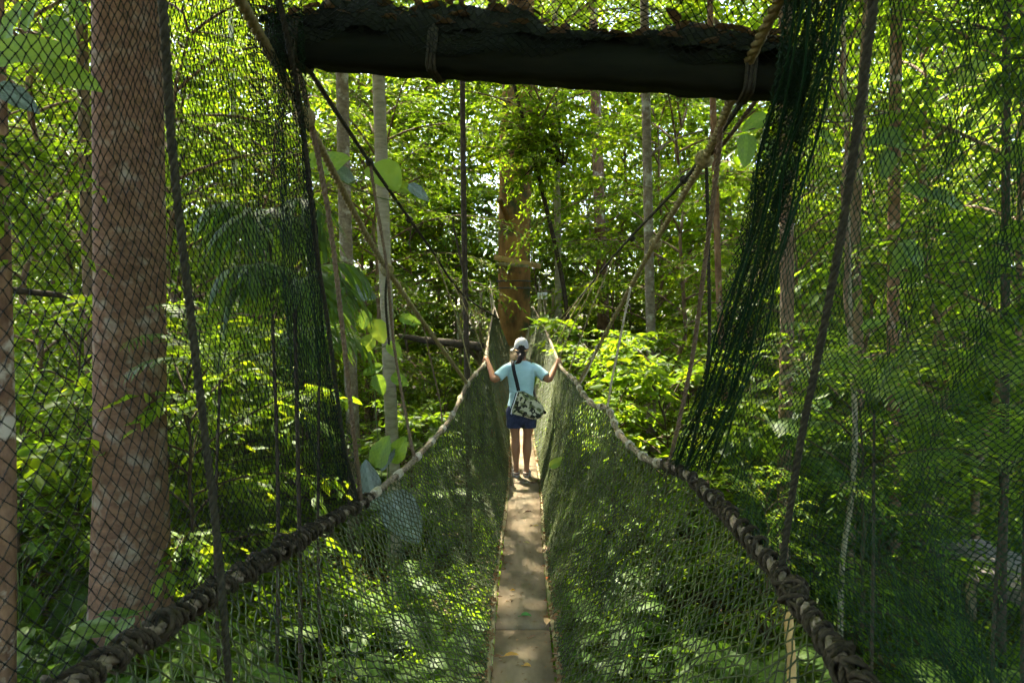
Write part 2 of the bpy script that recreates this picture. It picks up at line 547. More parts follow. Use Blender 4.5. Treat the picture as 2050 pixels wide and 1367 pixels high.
def tree_geo(seed, H, r0, base, Lmax, nb, nsub, nleaf, leafL, leafW, shape='layer', lean=0.02, rise=0.25, droop=0.35, twigr=0.006, sides=9, trunk=True):
    g = np.random.default_rng(seed)
    n = 14
    hz = np.linspace(0, H, n)
    wan = np.cumsum(g.normal(0, lean, (n, 2)), 0) * H / n
    wan -= wan[0]
    tp = np.stack([wan[:, 0], wan[:, 1], hz], 1)
    tr = r0 * (1 - 0.8 * (hz / H) ** 1.1)
    tr[0] *= 1.3
    wood = MB()
    if trunk:
        wood.add(tube(smoothpath(tp, 30), np.interp(np.linspace(0, H, 30), hz, tr), sides, wob=0.04, rng=g))
    TS, TD, TL = [], [], []
    for k in range(nb):
        u = (k + g.uniform(0, 0.8)) / nb
        h = H * (base + (0.995 - base) * u)
        st = np.array([np.interp(h, hz, tp[:, i]) for i in range(3)])
        az = k * 2.39996 + g.normal(0, 0.35)
        if shape == 'layer':
            sh = (0.45 + 0.55 * math.sin(math.pi * min(1, 0.15 + u * 0.95))) * (1.0 - 0.5 * u)
        else:
            sh = 0.35 + 0.65 * math.sin(math.pi * (0.1 + 0.8 * u))
        L = Lmax * sh * g.uniform(0.65, 1.15)
        dx = np.array([math.cos(az), math.sin(az), 0])
        rs = rise * g.uniform(0.3, 1.6) + (0.5 * u if shape != 'layer' else 0.1 * u)
        t = np.linspace(0, 1, 9)
        side = np.array([-dx[1], dx[0], 0]) * g.normal(0, 0.15)
        bp = st + dx * (t * L)[:, None] + UP * (rs * t - droop * t ** 2)[:, None] * L + side * (t ** 2 * L)[:, None]
        rb = max(0.006, min(r0 * 0.42, 0.017 * L)) * (1 - 0.8 * t) + 0.002
        wood.add(tube(bp, rb, 5, cap=False))
        for j in range(nsub):
            tt = 0.22 + 0.78 * (j + g.uniform(0, 1)) / nsub
            p0 = np.array([np.interp(tt, t, bp[:, i]) for i in range(3)])
            i0 = min(7, int(tt * 8))
            bd = norm(bp[i0 + 1] - bp[i0])
            sg = 1 if j % 2 else -1
            yaw = sg * g.uniform(0.45, 1.15)
            c, s_ = math.cos(yaw), math.sin(yaw)
            td = np.array([bd[0] * c - bd[1] * s_, bd[0] * s_ + bd[1] * c, bd[2] * 0.6 + g.normal(0.02, 0.18)])
            TS.append(p0)
            TD.append(norm(td))
            TL.append((0.34 * L * (1 - 0.45 * tt) + 0.25) * g.uniform(0.6, 1.2))
        TS.append(bp[-2])
        TD.append(norm(bp[-1] - bp[-2]))
        TL.append(0.25 * L + 0.2)
    TS, TD, TL = np.array(TS), np.array(TD), np.array(TL)
    TE = TS + TD * TL[:, None] * 0.55 - UP * 0.1 * TL[:, None]
    wood.add(strands(TS, TE, twigr))
    V, F, rn = sprays(TS, TD, TL, nleaf, leafL, leafW, g)
    return wood.geo(), (V, F, rn)


# ------------------------------------------------------------------ ground
def gz(x, y):
    x, y = np.asarray(x, float), np.asarray(y, float)
    return 0.62 - 0.055 * np.clip(x, -12, 12) - 0.016 * np.clip(y, 0, 60) + 0.14 * np.sin(x * 0.7 + 1.3) * np.cos(y * 0.55) + 0.07 * np.sin(x * 1.9 + y * 1.3)


gx = np.concatenate([np.linspace(-220, -32, 14), np.linspace(-30, 30, 91), np.linspace(32, 220, 14)])
gy = np.concatenate([np.linspace(-60, -6, 8), np.linspace(-5, 55, 91), np.linspace(58, 260, 14)])
X, Y = np.meshgrid(gx, gy, indexing='ij')
Vg = np.stack([X, Y, gz(X, Y)], -1).reshape(-1, 3)
i, j = np.meshgrid(np.arange(len(gx) - 1), np.arange(len(gy) - 1), indexing='ij')
ny = len(gy)
Fg = np.stack([i * ny + j, (i + 1) * ny + j, (i + 1) * ny + j + 1, i * ny + j + 1], -1).reshape(-1, 4)
tag(obj('ground', mesh('ground', Vg, Fg, 'soil', True)), kind='structure')

# dead leaves lying on the ground
N = 15000
lx = R.uniform(-1, 1, N)
ly = 2.0 + 30 * R.uniform(0, 1, N) ** 1.3
lx = lx * (2.5 + 0.8 * ly)
lp = np.stack([lx, ly, gz(lx, ly) + 0.02 + R.uniform(0, 0.03, N)], 1)
d = norm(np.stack([R.normal(0, 1, N), R.normal(0, 1, N), R.normal(0, 0.15, N)], 1))
n_ = norm(np.stack([R.normal(0, 0.35, N), R.normal(0, 0.35, N), np.ones(N)], 1))
V, F, rn = leafcloud(lp, d, n_, R.uniform(0.08, 0.22, N), R.uniform(0.3, 0.5, N), 0.2)
tag(obj('leaf_litter', mesh('leaf_litter', V, F, 'litter', False, rn)), 'brown dead leaves scattered over the forest floor', 'leaf litter', kind='stuff')

# ------------------------------------------------------------------ bridge
BD = [(0.0, 0.03), (2, .045), (3.6, .058), (5, .075), (8, .146), (12, .165), (16, .14), (21, .09)]


def bx(d):
    return np.interp(d, [a for a, _ in BD], [b for _, b in BD])


def bz(d):
    d = np.asarray(d, float)
    return CZ - 1.88 + np.where(d > 7, 0.0072 * (d - 7) ** 2, 0.0)


LP = [(-120, 1560, 1.15), (60, 1430, 1.35), (250, 1300, 1.7), (350, 1235, 1.95), (450, 1170, 2.3), (600, 1080, 3.0), (665, 1040, 3.45), (735, 1000, 4.0), (780, 963, 4.45), (830, 920, 5.0),
      (900, 840, 6.3), (935, 770, 7.3), (956, 744, 7.9), (971, 727, 8.42), (975, 700, 10), (979, 668, 13), (985, 637, 16.5), (991, 612, 20.3)]
RP = [(1960, 1660, 1.15), (1800, 1470, 1.45), (1700, 1340, 1.75), (1600, 1205, 2.15), (1530, 1112, 2.55), (1430, 1003, 3.2), (1375, 950, 3.65), (1330, 930, 4.0), (1290, 915, 4.35),
      (1240, 868, 4.95), (1217, 818, 5.6), (1190, 812, 5.9), (1165, 785, 6.4), (1153, 763, 7.0), (1135, 748, 7.7), (1121, 731, 8.42), (1110, 703, 10), (1095, 668, 13), (1080, 638, 16.5), (1066, 612, 20.3)]
LPath = P(*np.array(LP).T)
RPath = P(*np.array(RP).T)

bridge = thing('footbridge', 'narrow plank rope footbridge with net sides leading to the big platform tree', 'footbridge', (0, 0, 0))
seams = [0.35, 4.18, 8.05, 11.9, 15.8, 20.2]
for a, b in zip(seams[:-1], seams[1:]):
    ds = np.linspace(a + 0.011, b - 0.011, 14)
    hw, th = 0.167, 0.018
    c = np.stack([bx(ds), ds, bz(ds)], 1)
    V = np.stack([c + [-hw, 0, 0], c + [hw, 0, 0], c + [hw, 0, -th], c + [-hw, 0, -th]], 1)
    V += R.normal(0, 0.0012, V.shape)
    n = len(ds)
    i, j = np.meshgrid(np.arange(n - 1), np.arange(4), indexing='ij')
    k = (j + 1) % 4
    F = np.stack([i * 4 + j, (i + 1) * 4 + j, (i + 1) * 4 + k, i * 4 + k], -1).reshape(-1, 4)
    F = np.concatenate([F, [[0, 1, 2, 3]], [[(n - 1) * 4 + q for q in (3, 2, 1, 0)]]])
    obj('plank', mesh('plank', V.reshape(-1, 3), F, 'board'), bridge)
for s in (-1, 1):
    ds = np.linspace(0.3, 20.2, 150)
    c = np.stack([bx(ds) + s * (0.19 + 0.006 * np.sin(ds * 1.7 + s)), ds, bz(ds) - 0.004 + 0.004 * np.sin(ds * 2.3)], 1)
    obj('edge_pole', mesh('edge_pole', *tube(c, 0.017 + 0.003 * np.sin(ds * 3.1), 9, wob=0.05), 'pole', True), bridge)
# rungs that carry the boards
for d in np.arange(0.6, 20, 0.62):
    obj('rung', mesh('rung', *tube(np.array([[bx(d) - 0.21, d, bz(d) - 0.034], [bx(d) + 0.21, d, bz(d) - 0.034]]), 0.014, 7), 'rope_brown', True), bridge)
for nm, path in (('left', LPath), ('right', RPath)):
    obj('hand_rope', mesh('hand_rope', *rope(path, 0.023, lay=0.15), 'rope_tan', True), bridge)
# lashing that ties the net to the near stretch of each hand rope
rg = np.random.default_rng(3)
for path, i0, i1 in ((LPath, 0, 8), (RPath, 0, 8)):
    p = smoothpath(path[i0:i1], 200)
    mb = MB()
    L_ = plen(p)
    n_ = int(L_ / 0.088 * 16)
    q = smoothpath(p, n_)
    t, nn, b = frames(q)
    ss = np.linspace(0, L_, n_)
    wob = np.interp(ss, np.linspace(0, L_, 26), rg.normal(0, 1.6, 26))
    for off, rc, R0 in ((0.0, 0.0098, 0.029), (1.25, 0.0088, 0.031)):
        a = ss / 0.115 * 2 * math.pi + off + wob + 0.3 * np.sin(ss * 13 + off * 3)
        rr = R0 * (1 + 0.16 * np.sin(ss * 11 + off * 2) + 0.45 * (np.clip(np.sin(a + 0.6), 0, 1)) * np.clip(np.sin(ss * 4.3 + off), 0, 1))
        mb.add(rope(q + nn * (np.cos(a) * rr)[:, None] + b * (np.sin(a) * rr)[:, None], rc, 0.06, 5, 3, 1.6))
    for c0 in rg.integers(6, n_ - 14, 16):       # knots where the net is tied in
        for z_ in range(3):
            e = q[c0] + rg.normal(0, 0.012, 3)
            ax_ = norm(rg.normal(0, 1, 3))
            u_ = norm(np.cross(ax_, [0.2, 0.7, 0.5]))
            aa = np.linspace(0, 2 * math.pi, 12)
            mb.add(tube(e + (u_ * np.cos(aa)[:, None] + np.cross(ax_, u_) * np.sin(aa)[:, None]) * rg.uniform(0.026, 0.038), 0.0075, 6))
    mb.obj('lashing', 'rope_lash', bridge)
    p2 = smoothpath(path[i1 - 1:i1 + 7], 200)
    for q in np.arange(4, 196, 15):
        obj('rope_tie', mesh('rope_tie', *coil(p2[q:q + 4], 0.024, 0.006, 0.018, 6), 'rope_pale', True), bridge)


def net_geo(S, nu, nv, r, knot=0.0):
    """diamond net: S is a (nu+1, nv+1, 3) grid of which every other point is a knot"""
    i, j = np.meshgrid(np.arange(nu + 1), np.arange(nv + 1), indexing='ij')
    ev = (i + j) % 2 == 0
    A, B, RR = [], [], []
    r = np.broadcast_to(r, S.shape[:2])
    m = ev[:-1, :-1]
    A.append(S[:-1, :-1][m]); B.append(S[1:, 1:][m]); RR.append(r[:-1, :-1][m])
    m = ev[1:, :-1]
    A.append(S[1:, :-1][m]); B.append(S[:-1, 1:][m]); RR.append(r[1:, :-1][m])
    mb = MB()
    RR = np.concatenate(RR)
    mb.add(strands(np.concatenate(A), np.concatenate(B), RR))
    if knot:
        mb.add(octa(S[ev], r[ev] * knot))
    return mb.geo()


def bridge_net(s, path):
    ds = np.concatenate([np.arange(1.25, 9.0, 0.029), np.arange(9.0, 20.3, 0.10)])
    if len(ds) % 2 == 0:
        ds = ds[:-1]
    hp = smoothpath(path, 500)
    o = np.argsort(hp[:, 1])
    T = np.stack([np.interp(ds, hp[o, 1], hp[o, k]) for k in range(3)], 1)
    B = np.stack([bx(ds) + s * 0.195, ds, bz(ds) + 0.005], 1)
    # the net hangs below the rope, scalloped between its ties
    nv = 44
    v = np.linspace(0, 1, nv + 1)
    S = T[:, None] * (1 - v)[None, :, None] + B[:, None] * v[None, :, None]
    D = ds[:, None]
    bul = (0.10 * np.sin(math.pi * v) * (1 + 0.4 * np.sin(D * 1.3 + s)) + 0.014 * np.sin(D * 9 + 4 * v) * np.sin(math.pi * v) + 0.02 * np.sin(D * 4.1 + s * 2) * v * (1 - v) * 3)
    S[..., 0] -= s * bul * -0.2
    S[..., 2] -= bul * 0.55 * np.clip(1 - v, 0, 1)
    S[..., 1] += 0.010 * np.sin(v * 21 + D * 3.0)
    S += R.normal(0, 0.004, S.shape)
    r = np.interp(ds, [1, 3, 9, 20], [0.0028, 0.0036, 0.0050, 0.0065])[:, None] * np.ones(nv + 1)
    return S, r, len(ds) - 1, nv


BN = {}
for s, path in ((-1, LPath), (1, RPath)):
    S, r, nu, nv = bridge_net(s, path)
    BN[s] = S
    obj('side_net', mesh('side_net', *net_geo(S, nu, nv, r, 1.6), 'net'), bridge)

# ------------------------------------------------------------------ ropes
def rope_thing(label, pts, r, mat, cat='rope', name='rope', group=None, lay=None, knots=()):
    p = P(*np.array(pts, float).T)
    mb = MB()
    L = plen(p)
    sides = 6
    step = 1.4 if r > 0.008 else 2.2
    mb.add(rope(p, r, lay, sides, 3, step))
    for q in knots:
        c = P(*q)
        g = np.random.default_rng(int(abs(c[0] * 1000)))
        for k in range(5):
            ax = norm(g.normal(0, 1, 3))
            u = norm(np.cross(ax, [0.3, 0.5, 0.8]))
            v = np.cross(ax, u)
            a = np.linspace(0, 2 * math.pi, 12)
            mb.add(tube(c + (u * np.cos(a)[:, None] + v * np.sin(a)[:, None]) * r * 1.6, r * 0.8, 6))
    return one(name, label, cat, mb.geo(), mat, group)


G = 'suspension ropes slanting down to the footbridge'
rope_thing('thick olive support rope slanting from upper left down to the left handrail', [(440, -70, 1.9), (480, 0, 2.1), (610, 235, 3.0), (775, 540, 4.9), (930, 760, 7.2), (937, 769, 7.35)], 0.021, 'rope_olive', name='support_rope', group=G, knots=[(610, 235, 3.0), (775, 540, 4.9)])
rope_thing('thin black support rope from left end of beam down past the dark thin tree', [(575, 75, 2.7), (600, 112, 2.9), (740, 325, 4.6), (860, 495, 7.0), (930, 592, 10), (1000, 640, 17)], 0.0135, 'rope_dark', name='support_rope', group=G, knots=[(740, 325, 4.6), (820, 440, 6.0)])
rope_thing('thick olive support rope slanting from upper right across the beam to the right handrail', [(1590, -60, 1.9), (1560, 0, 2.05), (1470, 185, 2.6), (1410, 318, 3.3), (1310, 488, 4.6), (1235, 625, 5.9), (1158, 768, 6.9)], 0.02, 'rope_olive', name='support_rope', group=G, knots=[(1410, 318, 3.3), (1312, 486, 4.6), (1470, 185, 2.6)])
rope_thing('thin black support rope crossing the slim grey trunk right of the platform tree', [(1500, 185, 2.6), (1370, 360, 4.4), (1240, 500, 7.0), (1165, 590, 11), (1112, 650, 16.5)], 0.013, 'rope_dark', name='support_rope', group=G, knots=[(1370, 360, 4.4), (1265, 478, 6.4)])
rope_thing('short dark rope tied from the right olive rope knot up to the beam', [(1414, 314, 3.3), (1450, 285, 3.1), (1525, 185, 2.75)], 0.011, 'rope_brown', name='support_rope', group=G)
G = 'vertical hanger ropes between support ropes and handrails'
rope_thing('long brown twisted hanger rope in front of the mottled grey trunk', [(585, 90, 2.85), (612, 200, 3.0), (640, 330, 3.15), (665, 480, 3.3), (690, 700, 3.5), (712, 900, 3.7), (722, 1000, 3.85)], 0.014, 'rope_brown', name='hanger_rope', group=G, lay=0.09)
rope_thing('brown hanger rope in front of the pale smooth trunk, above the big green leaf', [(741, 325, 4.6), (752, 400, 4.65), (775, 540, 4.8), (790, 700, 4.9), (822, 880, 5.0), (832, 918, 5.05)], 0.012, 'rope_brown', name='hanger_rope', group=G, lay=0.08)
rope_thing('short dark hanger rope dangling from the knot on the left olive rope', [(776, 542, 4.9), (772, 600, 4.9), (779, 690, 4.9)], 0.010, 'rope_dark', name='hanger_rope', group=G)
rope_thing('thin brown hanger rope left of the dark thin tree above the left handrail', [(846, 645, 5.9), (862, 720, 6.0), (880, 800, 6.1), (885, 845, 6.15)], 0.008, 'rope_brown', name='hanger_rope', group=G)
rope_thing('dark hanger rope dropping straight from the knot on the right olive rope', [(1414, 322, 3.3), (1418, 500, 3.45), (1419, 700, 3.6), (1400, 830, 3.7), (1372, 945, 3.72)], 0.010, 'rope_dark', name='hanger_rope', group=G, lay=0.07)
rope_thing('brown twisted hanger rope leaning inward beside the gathered right net', [(1443, 250, 2.9), (1436, 330, 3.0), (1412, 520, 3.3), (1385, 720, 3.6), (1345, 905, 3.85), (1334, 930, 3.95)], 0.013, 'rope_brown', name='hanger_rope', group=G, lay=0.085)
rope_thing('pale hanger rope above the dip in the right handrail', [(1262, 575, 5.3), (1245, 660, 5.4), (1225, 760, 5.5), (1216, 815, 5.6)], 0.010, 'rope_pale', name='hanger_rope', group=G)
rope_thing('thin pale hanger rope beside the walker on the right handrail', [(1195, 690, 6.3), (1178, 740, 6.4), (1160, 772, 6.8)], 0.008, 'rope_pale', name='hanger_rope', group=G)
# slender hangers of the far half
g = np.random.default_rng(11)
for s, words_, tx, sup in ((-1, 'left', LPath, [(740, 325, 4.6), (860, 495, 7.0), (930, 592, 10), (1000, 640, 17)]), (1, 'right', RPath, [(1370, 360, 4.4), (1240, 500, 7.0), (1165, 590, 11), (1112, 650, 16.5)])):
    hp = smoothpath(tx, 300)
    sp = smoothpath(P(*np.array(sup, float).T), 300)
    for k, d in enumerate((7.6, 8.9, 10.2, 11.6, 13)):
        b = np.array([np.interp(d, hp[:, 1], hp[:, q]) for q in range(3)])
        top = np.array([np.interp(d - 0.2, sp[:, 1], sp[:, q]) for q in range(3)])
        mid = (b + top) / 2 + [s * -0.03, 0, -0.02]
        one('hanger_rope', f'faint slender hanger rope along the far {words_} handrail beyond the walker', 'rope', rope(np.array([top, mid, b]), 0.011, 0.08, 5, 3, 3), 'rope_olive', f'far {words_} hanger ropes')
# foreground ropes at the edge of the screens
rope_thing('dark blurred rope edging the net just right of the big reddish trunk', [(318, -60, 1.55), (330, 60, 1.6), (345, 300, 1.68), (378, 600, 1.78), (410, 870, 1.86), (440, 1130, 1.93), (462, 1420, 2.0)], 0.012, 'rope_dark', name='net_rope', group='dark ropes edging the screen nets')
rope_thing('dark blurred rope slanting down the dark right net', [(1752, -60, 1.6), (1742, 60, 1.65), (1692, 420, 1.85), (1648, 660, 2.0), (1600, 900, 2.2), (1562, 1150, 2.4)], 0.013, 'rope_dark', name='net_rope', group='dark ropes edging the screen nets')
rope_thing('thin dark rope down the inner edge of the left screen net', [(540, -60, 2.3), (572, 60, 2.45), (605, 250, 2.7), (636, 520, 3.0), (655, 640, 3.2), (690, 900, 3.6), (716, 1000, 3.85)], 0.012, 'rope_dark', name='net_rope', group='dark ropes edging the screen nets')

# ------------------------------------------------------------------ screen nets
def interp_curve(pts, t):
    p = np.array(pts, float)
    s = np.linspace(0, 1, len(p))
    return np.stack([np.interp(t, s, p[:, k]) for k in range(p.shape[1])], -1)


def screen(left, right, nu, nv, warp, fold, jit):
    """grid between two edge curves given as (px, py, depth) lists"""
    v = np.linspace(0, 1, nv + 1)
    u = warp(np.linspace(0, 1, nu + 1))
    Lc = P(*interp_curve(left, v).T)
    Rc = P(*interp_curve(right, v).T)
    S = Lc[None] * (1 - u)[:, None, None] + Rc[None] * u[:, None, None]
    U_, V_ = np.meshgrid(u, v, indexing='ij')
    S = S + fold(U_, V_)
    return S + R.normal(0, jit, S.shape)


def foldL(U_, V_):
    z = np.zeros(U_.shape + (3,))
    z[..., 1] = 0.05 * np.sin(U_ * 5 + V_ * 2) + 0.035 * np.sin(U_ * 40 + 3 * V_) * np.clip(U_ - 0.62, 0, 1) * 3
    z[..., 0] = 0.02 * np.sin(V_ * 9 + U_ * 4)
    z[..., 2] = 0.012 * np.sin(U_ * 14 + V_ * 3)
    return z


nets = []
S = screen([(-140, -110, 1.25), (-140, 600, 1.2), (-120, 1560, 1.15)],
           [(560, -110, 2.35), (590, 120, 2.6), (625, 400, 2.9), (650, 640, 3.2), (700, 900, 3.6), (720, 1000, 3.9)],
           124, 82, lambda u: 1 - (1 - u) ** 1.25 * 0.999, foldL, 0.0016)
one('screen_net', 'black diamond mesh net hung across the big reddish trunk on the left', 'net', net_geo(S, 124, 82, 0.00135, 2.5), 'net_black', 'screen nets round the platform', smooth=False)


def foldP(amp, f, ph=0.0):
    def fn(U_, V_):
        z = np.zeros(U_.shape + (3,))
        z[..., 1] = amp * np.sin(U_ * f + 5 * V_ + ph) * (0.5 + 0.5 * np.cos(V_ * 3))
        z[..., 0] = 0.4 * amp * np.sin(U_ * f * 0.6 + 7 * V_ + ph)
        z[..., 2] = 0.3 * amp * np.sin(U_ * 9 + V_ * 11 + ph)
        return z
    return fn


# gathered folds of net, hanging like drawn curtains
mb = MB()
for ph in (0.9,):
    S = screen([(488, -110, 2.3), (505, 150, 2.45), (520, 350, 2.6), (532, 560, 2.8), (560, 760, 3.0), (640, 960, 3.4)],
               [(590, -110, 2.4), (606, 150, 2.6), (622, 350, 2.85), (642, 540, 3.0), (672, 760, 3.3), (708, 960, 3.7)], 26, 150, lambda u: u ** 0.8, foldP(0.06, 22, ph), 0.002)
    mb.add(net_geo(S, 26, 150, 0.0013, 2.0))
one('gathered_net', 'dark gathered net hanging between the left olive rope and hanging palm fronds', 'net', mb.geo(), 'net_green', 'bunched nets', smooth=False)
mb = MB()
LE = [(1580, -110, 1.9), (1556, 150, 2.15), (1512, 330, 2.4), (1488, 470, 2.6), (1436, 650, 2.9), (1392, 800, 3.2), (1346, 930, 3.65)]
RE = [(1700, -110, 1.9), (1656, 150, 2.1), (1602, 330, 2.35), (1570, 470, 2.5), (1522, 650, 2.8), (1476, 800, 3.05), (1420, 945, 3.5)]
for ph in (0.6, 3.1):
    S = screen(LE, RE, 44, 170, lambda u: u, foldP(0.05, 26, ph), 0.0022)
    mb.add(net_geo(S, 44, 170, 0.0015, 2.0))
for f in (0.0, 0.22, 0.4, 0.63, 0.82, 1.0):      # cords the folds are drawn up on
    c_ = P(*(np.array(LE) * (1 - f) + np.array(RE) * f).T)
    c_ = smoothpath(c_, 50)
    c_[:, 0] += 0.012 * np.sin(np.linspace(0, 19, 50) + f * 9)
    c_[:, 1] -= 0.05
    mb.add(tube(c_, 0.004, 6))
one('gathered_net', 'thick dark green gathered net hanging from the right end of the beam', 'net', mb.geo(), 'net_green', 'bunched nets', smooth=False)


def foldR(U_, V_):
    z = np.zeros(U_.shape + (3,))
    z[..., 1] = 0.05 * np.sin(U_ * 7 + V_ * 3) + 0.02 * np.sin(U_ * 31 + 6 * V_)
    z[..., 2] = 0.02 * np.sin(U_ * 11 + V_ * 5)
    return z


S = screen([(1600, -110, 2.0), (1560, 330, 2.4), (1500, 650, 2.8), (1440, 900, 3.4), (1500, 1075, 2.72), (1700, 1340, 1.75), (1840, 1520, 1.4)],
           [(2260, -110, 1.5), (2260, 330, 1.5), (2260, 650, 1.45), (2250, 900, 1.4), (2250, 1150, 1.35), (2250, 1400, 1.3), (2250, 1700, 1.25)], 112, 180, lambda u: u ** 0.92, foldR, 0.0018)
one('screen_net', 'fine dark green net veiling the whole right side of the view', 'net', net_geo(S, 112, 180, 0.0015, 2.3), 'net_green', 'screen nets round the platform', smooth=False)

# ------------------------------------------------------------------ beam over the walkway
beam = thing('roof_beam', 'wide dark timber beam across the top of the view with litter on it', 'beam', (0, 0, 0))
b0, b1 = P(545, 95, 2.68), P(1610, 166, 2.43)
n = 40
t = np.linspace(0, 1, n)
c = b0 + (b1 - b0) * t[:, None]
xh = norm(b1 - b0)
yh = norm(np.cross(UP, xh))
zh = np.cross(xh, yh)
prof = [(-0.07, -0.055), (0.07, -0.055), (0.07, 0.075), (-0.07, 0.085)]
V = np.stack([c + yh * a + zh * b + (R.normal(0, 0.004, (n, 3))) for a, b in prof], 1)
i, j = np.meshgrid(np.arange(n - 1), np.arange(4), indexing='ij')
k = (j + 1) % 4
F = np.stack([i * 4 + j, i * 4 + k, (i + 1) * 4 + k, (i + 1) * 4 + j], -1).reshape(-1, 4)
F = np.concatenate([F, [[3, 2, 1, 0]], [[(n - 1) * 4 + q for q in range(4)]]])
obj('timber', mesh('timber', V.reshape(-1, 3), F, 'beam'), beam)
for f in (0.06, 0.33, 0.9):
    cb = b0 + (b1 - b0) * f
    a = np.linspace(0, 2 * math.pi * 3, 60)
    sq = np.maximum(np.abs(np.cos(a)), np.abs(np.sin(a)))
    lp = cb + xh * np.linspace(-0.02, 0.02, 60)[:, None] + yh * (np.cos(a) / sq * 0.079)[:, None] + zh * (0.012 + np.sin(a) / sq * 0.079)[:, None]
    obj('rope_lashing', mesh('rope_lashing', *tube(lp, 0.007, 6), 'rope_dark', True), beam)
# a heap of dark litter bagged in the net along its top
N = 60
t = np.linspace(0.0, 1.0, N)
hh = 0.075 + 0.05 * np.sin(t * 5.2 + 0.3) ** 2 + 0.03 * np.sin(t * 17) + 0.018 * np.sin(t * 41 + 1)
hh *= np.interp(t, [0, 0.08, 0.16, 0.5, 0.58, 0.9, 1], [0.1, 0.5, 1.15, 1.1, 0.7, 0.55, 0.2])
hh = np.maximum(hh, 0.012)
cc = b0 + (b1 - b0) * t[:, None] + zh * 0.07
A = np.linspace(0, math.pi, 9)
V = cc[:, None] + yh * (np.cos(A) * 0.085)[None, :, None] + zh * (np.sin(A)[None] * hh[:, None])[..., None]
V = V + R.normal(0, 0.012, V.shape)
i, j = np.meshgrid(np.arange(N - 1), np.arange(8), indexing='ij')
F = np.stack([i * 9 + j, i * 9 + j + 1, (i + 1) * 9 + j + 1, (i + 1) * 9 + j], -1).reshape(-1, 4)
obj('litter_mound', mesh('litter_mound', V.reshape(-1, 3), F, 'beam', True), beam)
NL = 260
t = R.uniform(0.02, 0.97, NL)
hh2 = np.interp(t, np.linspace(0, 1, N), hh)
an = R.uniform(0.15, math.pi - 0.15, NL)
pp = b0 + (b1 - b0) * t[:, None] + zh * (0.07 + np.sin(an) * hh2 + 0.004)[:, None] + yh * (np.cos(an) * 0.088)[:, None]
dd = norm(xh * R.normal(0, 1, NL)[:, None] + yh * R.normal(0, 0.6, NL)[:, None] + zh * R.normal(0, 0.12, NL)[:, None])
nn = norm(zh + R.normal(0, 0.3, (NL, 3)))
V, F, rn = leafcloud(pp, dd, nn, R.uniform(0.05, 0.11, NL), R.uniform(0.3, 0.5, NL), 0.3)
tag(obj('dead_leaves', mesh('dead_leaves', V, F, 'litter_dark', False, rn), beam), kind='stuff')


def foldT(U_, V_):
    z = np.zeros(U_.shape + (3,))
    z[..., 2] = 0.03 * np.sin(U_ * 12) + 0.02 * np.sin(U_ * 25 + V_ * 4)
    return z


S = screen([(560, -120, 1.9), (560, 20, 2.4), (580, 92, 2.62)], [(1640, -120, 1.8), (1630, 40, 2.2), (1600, 130, 2.38)], 110, 26, lambda u: u, foldT, 0.0025)
one('roof_net', 'black net sloping above the dark beam with sunlit leaves showing through', 'net', net_geo(S, 110, 26, 0.0016, 2.0), 'net_black', smooth=False)

# ------------------------------------------------------------------ plants: prototypes
PROTO = {}


def proto(name, wood, crown, wmat, cmat='leaf'):
    PROTO[name] = (mesh(name + '_wood', wood[0], wood[1], wmat, True) if wood else None, mesh(name + '_crown', crown[0], crown[1], cmat, False, crown[2]))


for k in range(4):
    proto(f'understory{k}', *tree_geo(100 + k, 8.5, 0.06, 0.14, 3.1, 27, 19, (15, 13, 15, 9)[k], (0.125, 0.15, 0.11, 0.22)[k], (0.36, 0.42, 0.34, 0.45)[k], 'round', lean=0.16, rise=0.45, droop=0.55), 'bark_brown')
for k in range(2):
    proto(f'slender{k}', *tree_geo(120 + k, 13, 0.075, 0.30, 3.2, 30, 18, 15, (0.145, 0.12)[k], 0.38, 'round', lean=0.12, rise=0.6, droop=0.6), 'bark_brown')
for k in range(3):
    proto(f'shrub{k}', *tree_geo(140 + k, 2.6, 0.025, 0.08, 1.1, 22, 10, (11, 9, 12)[k], (0.11, 0.16, 0.09)[k], (0.42, 0.45, 0.36)[k], 'round', lean=0.08, rise=0.5, droop=0.4, twigr=0.003), 'twig')
for k in range(3):
    proto(f'canopy{k}', *tree_geo(160 + k, 7.0, 0.12, 0.05, 5.2, 30, 16, 13, (0.18, 0.15, 0.20)[k], 0.42, 'round', lean=0.04, rise=0.3, droop=0.25, twigr=0.008, trunk=False), 'bark_brown')


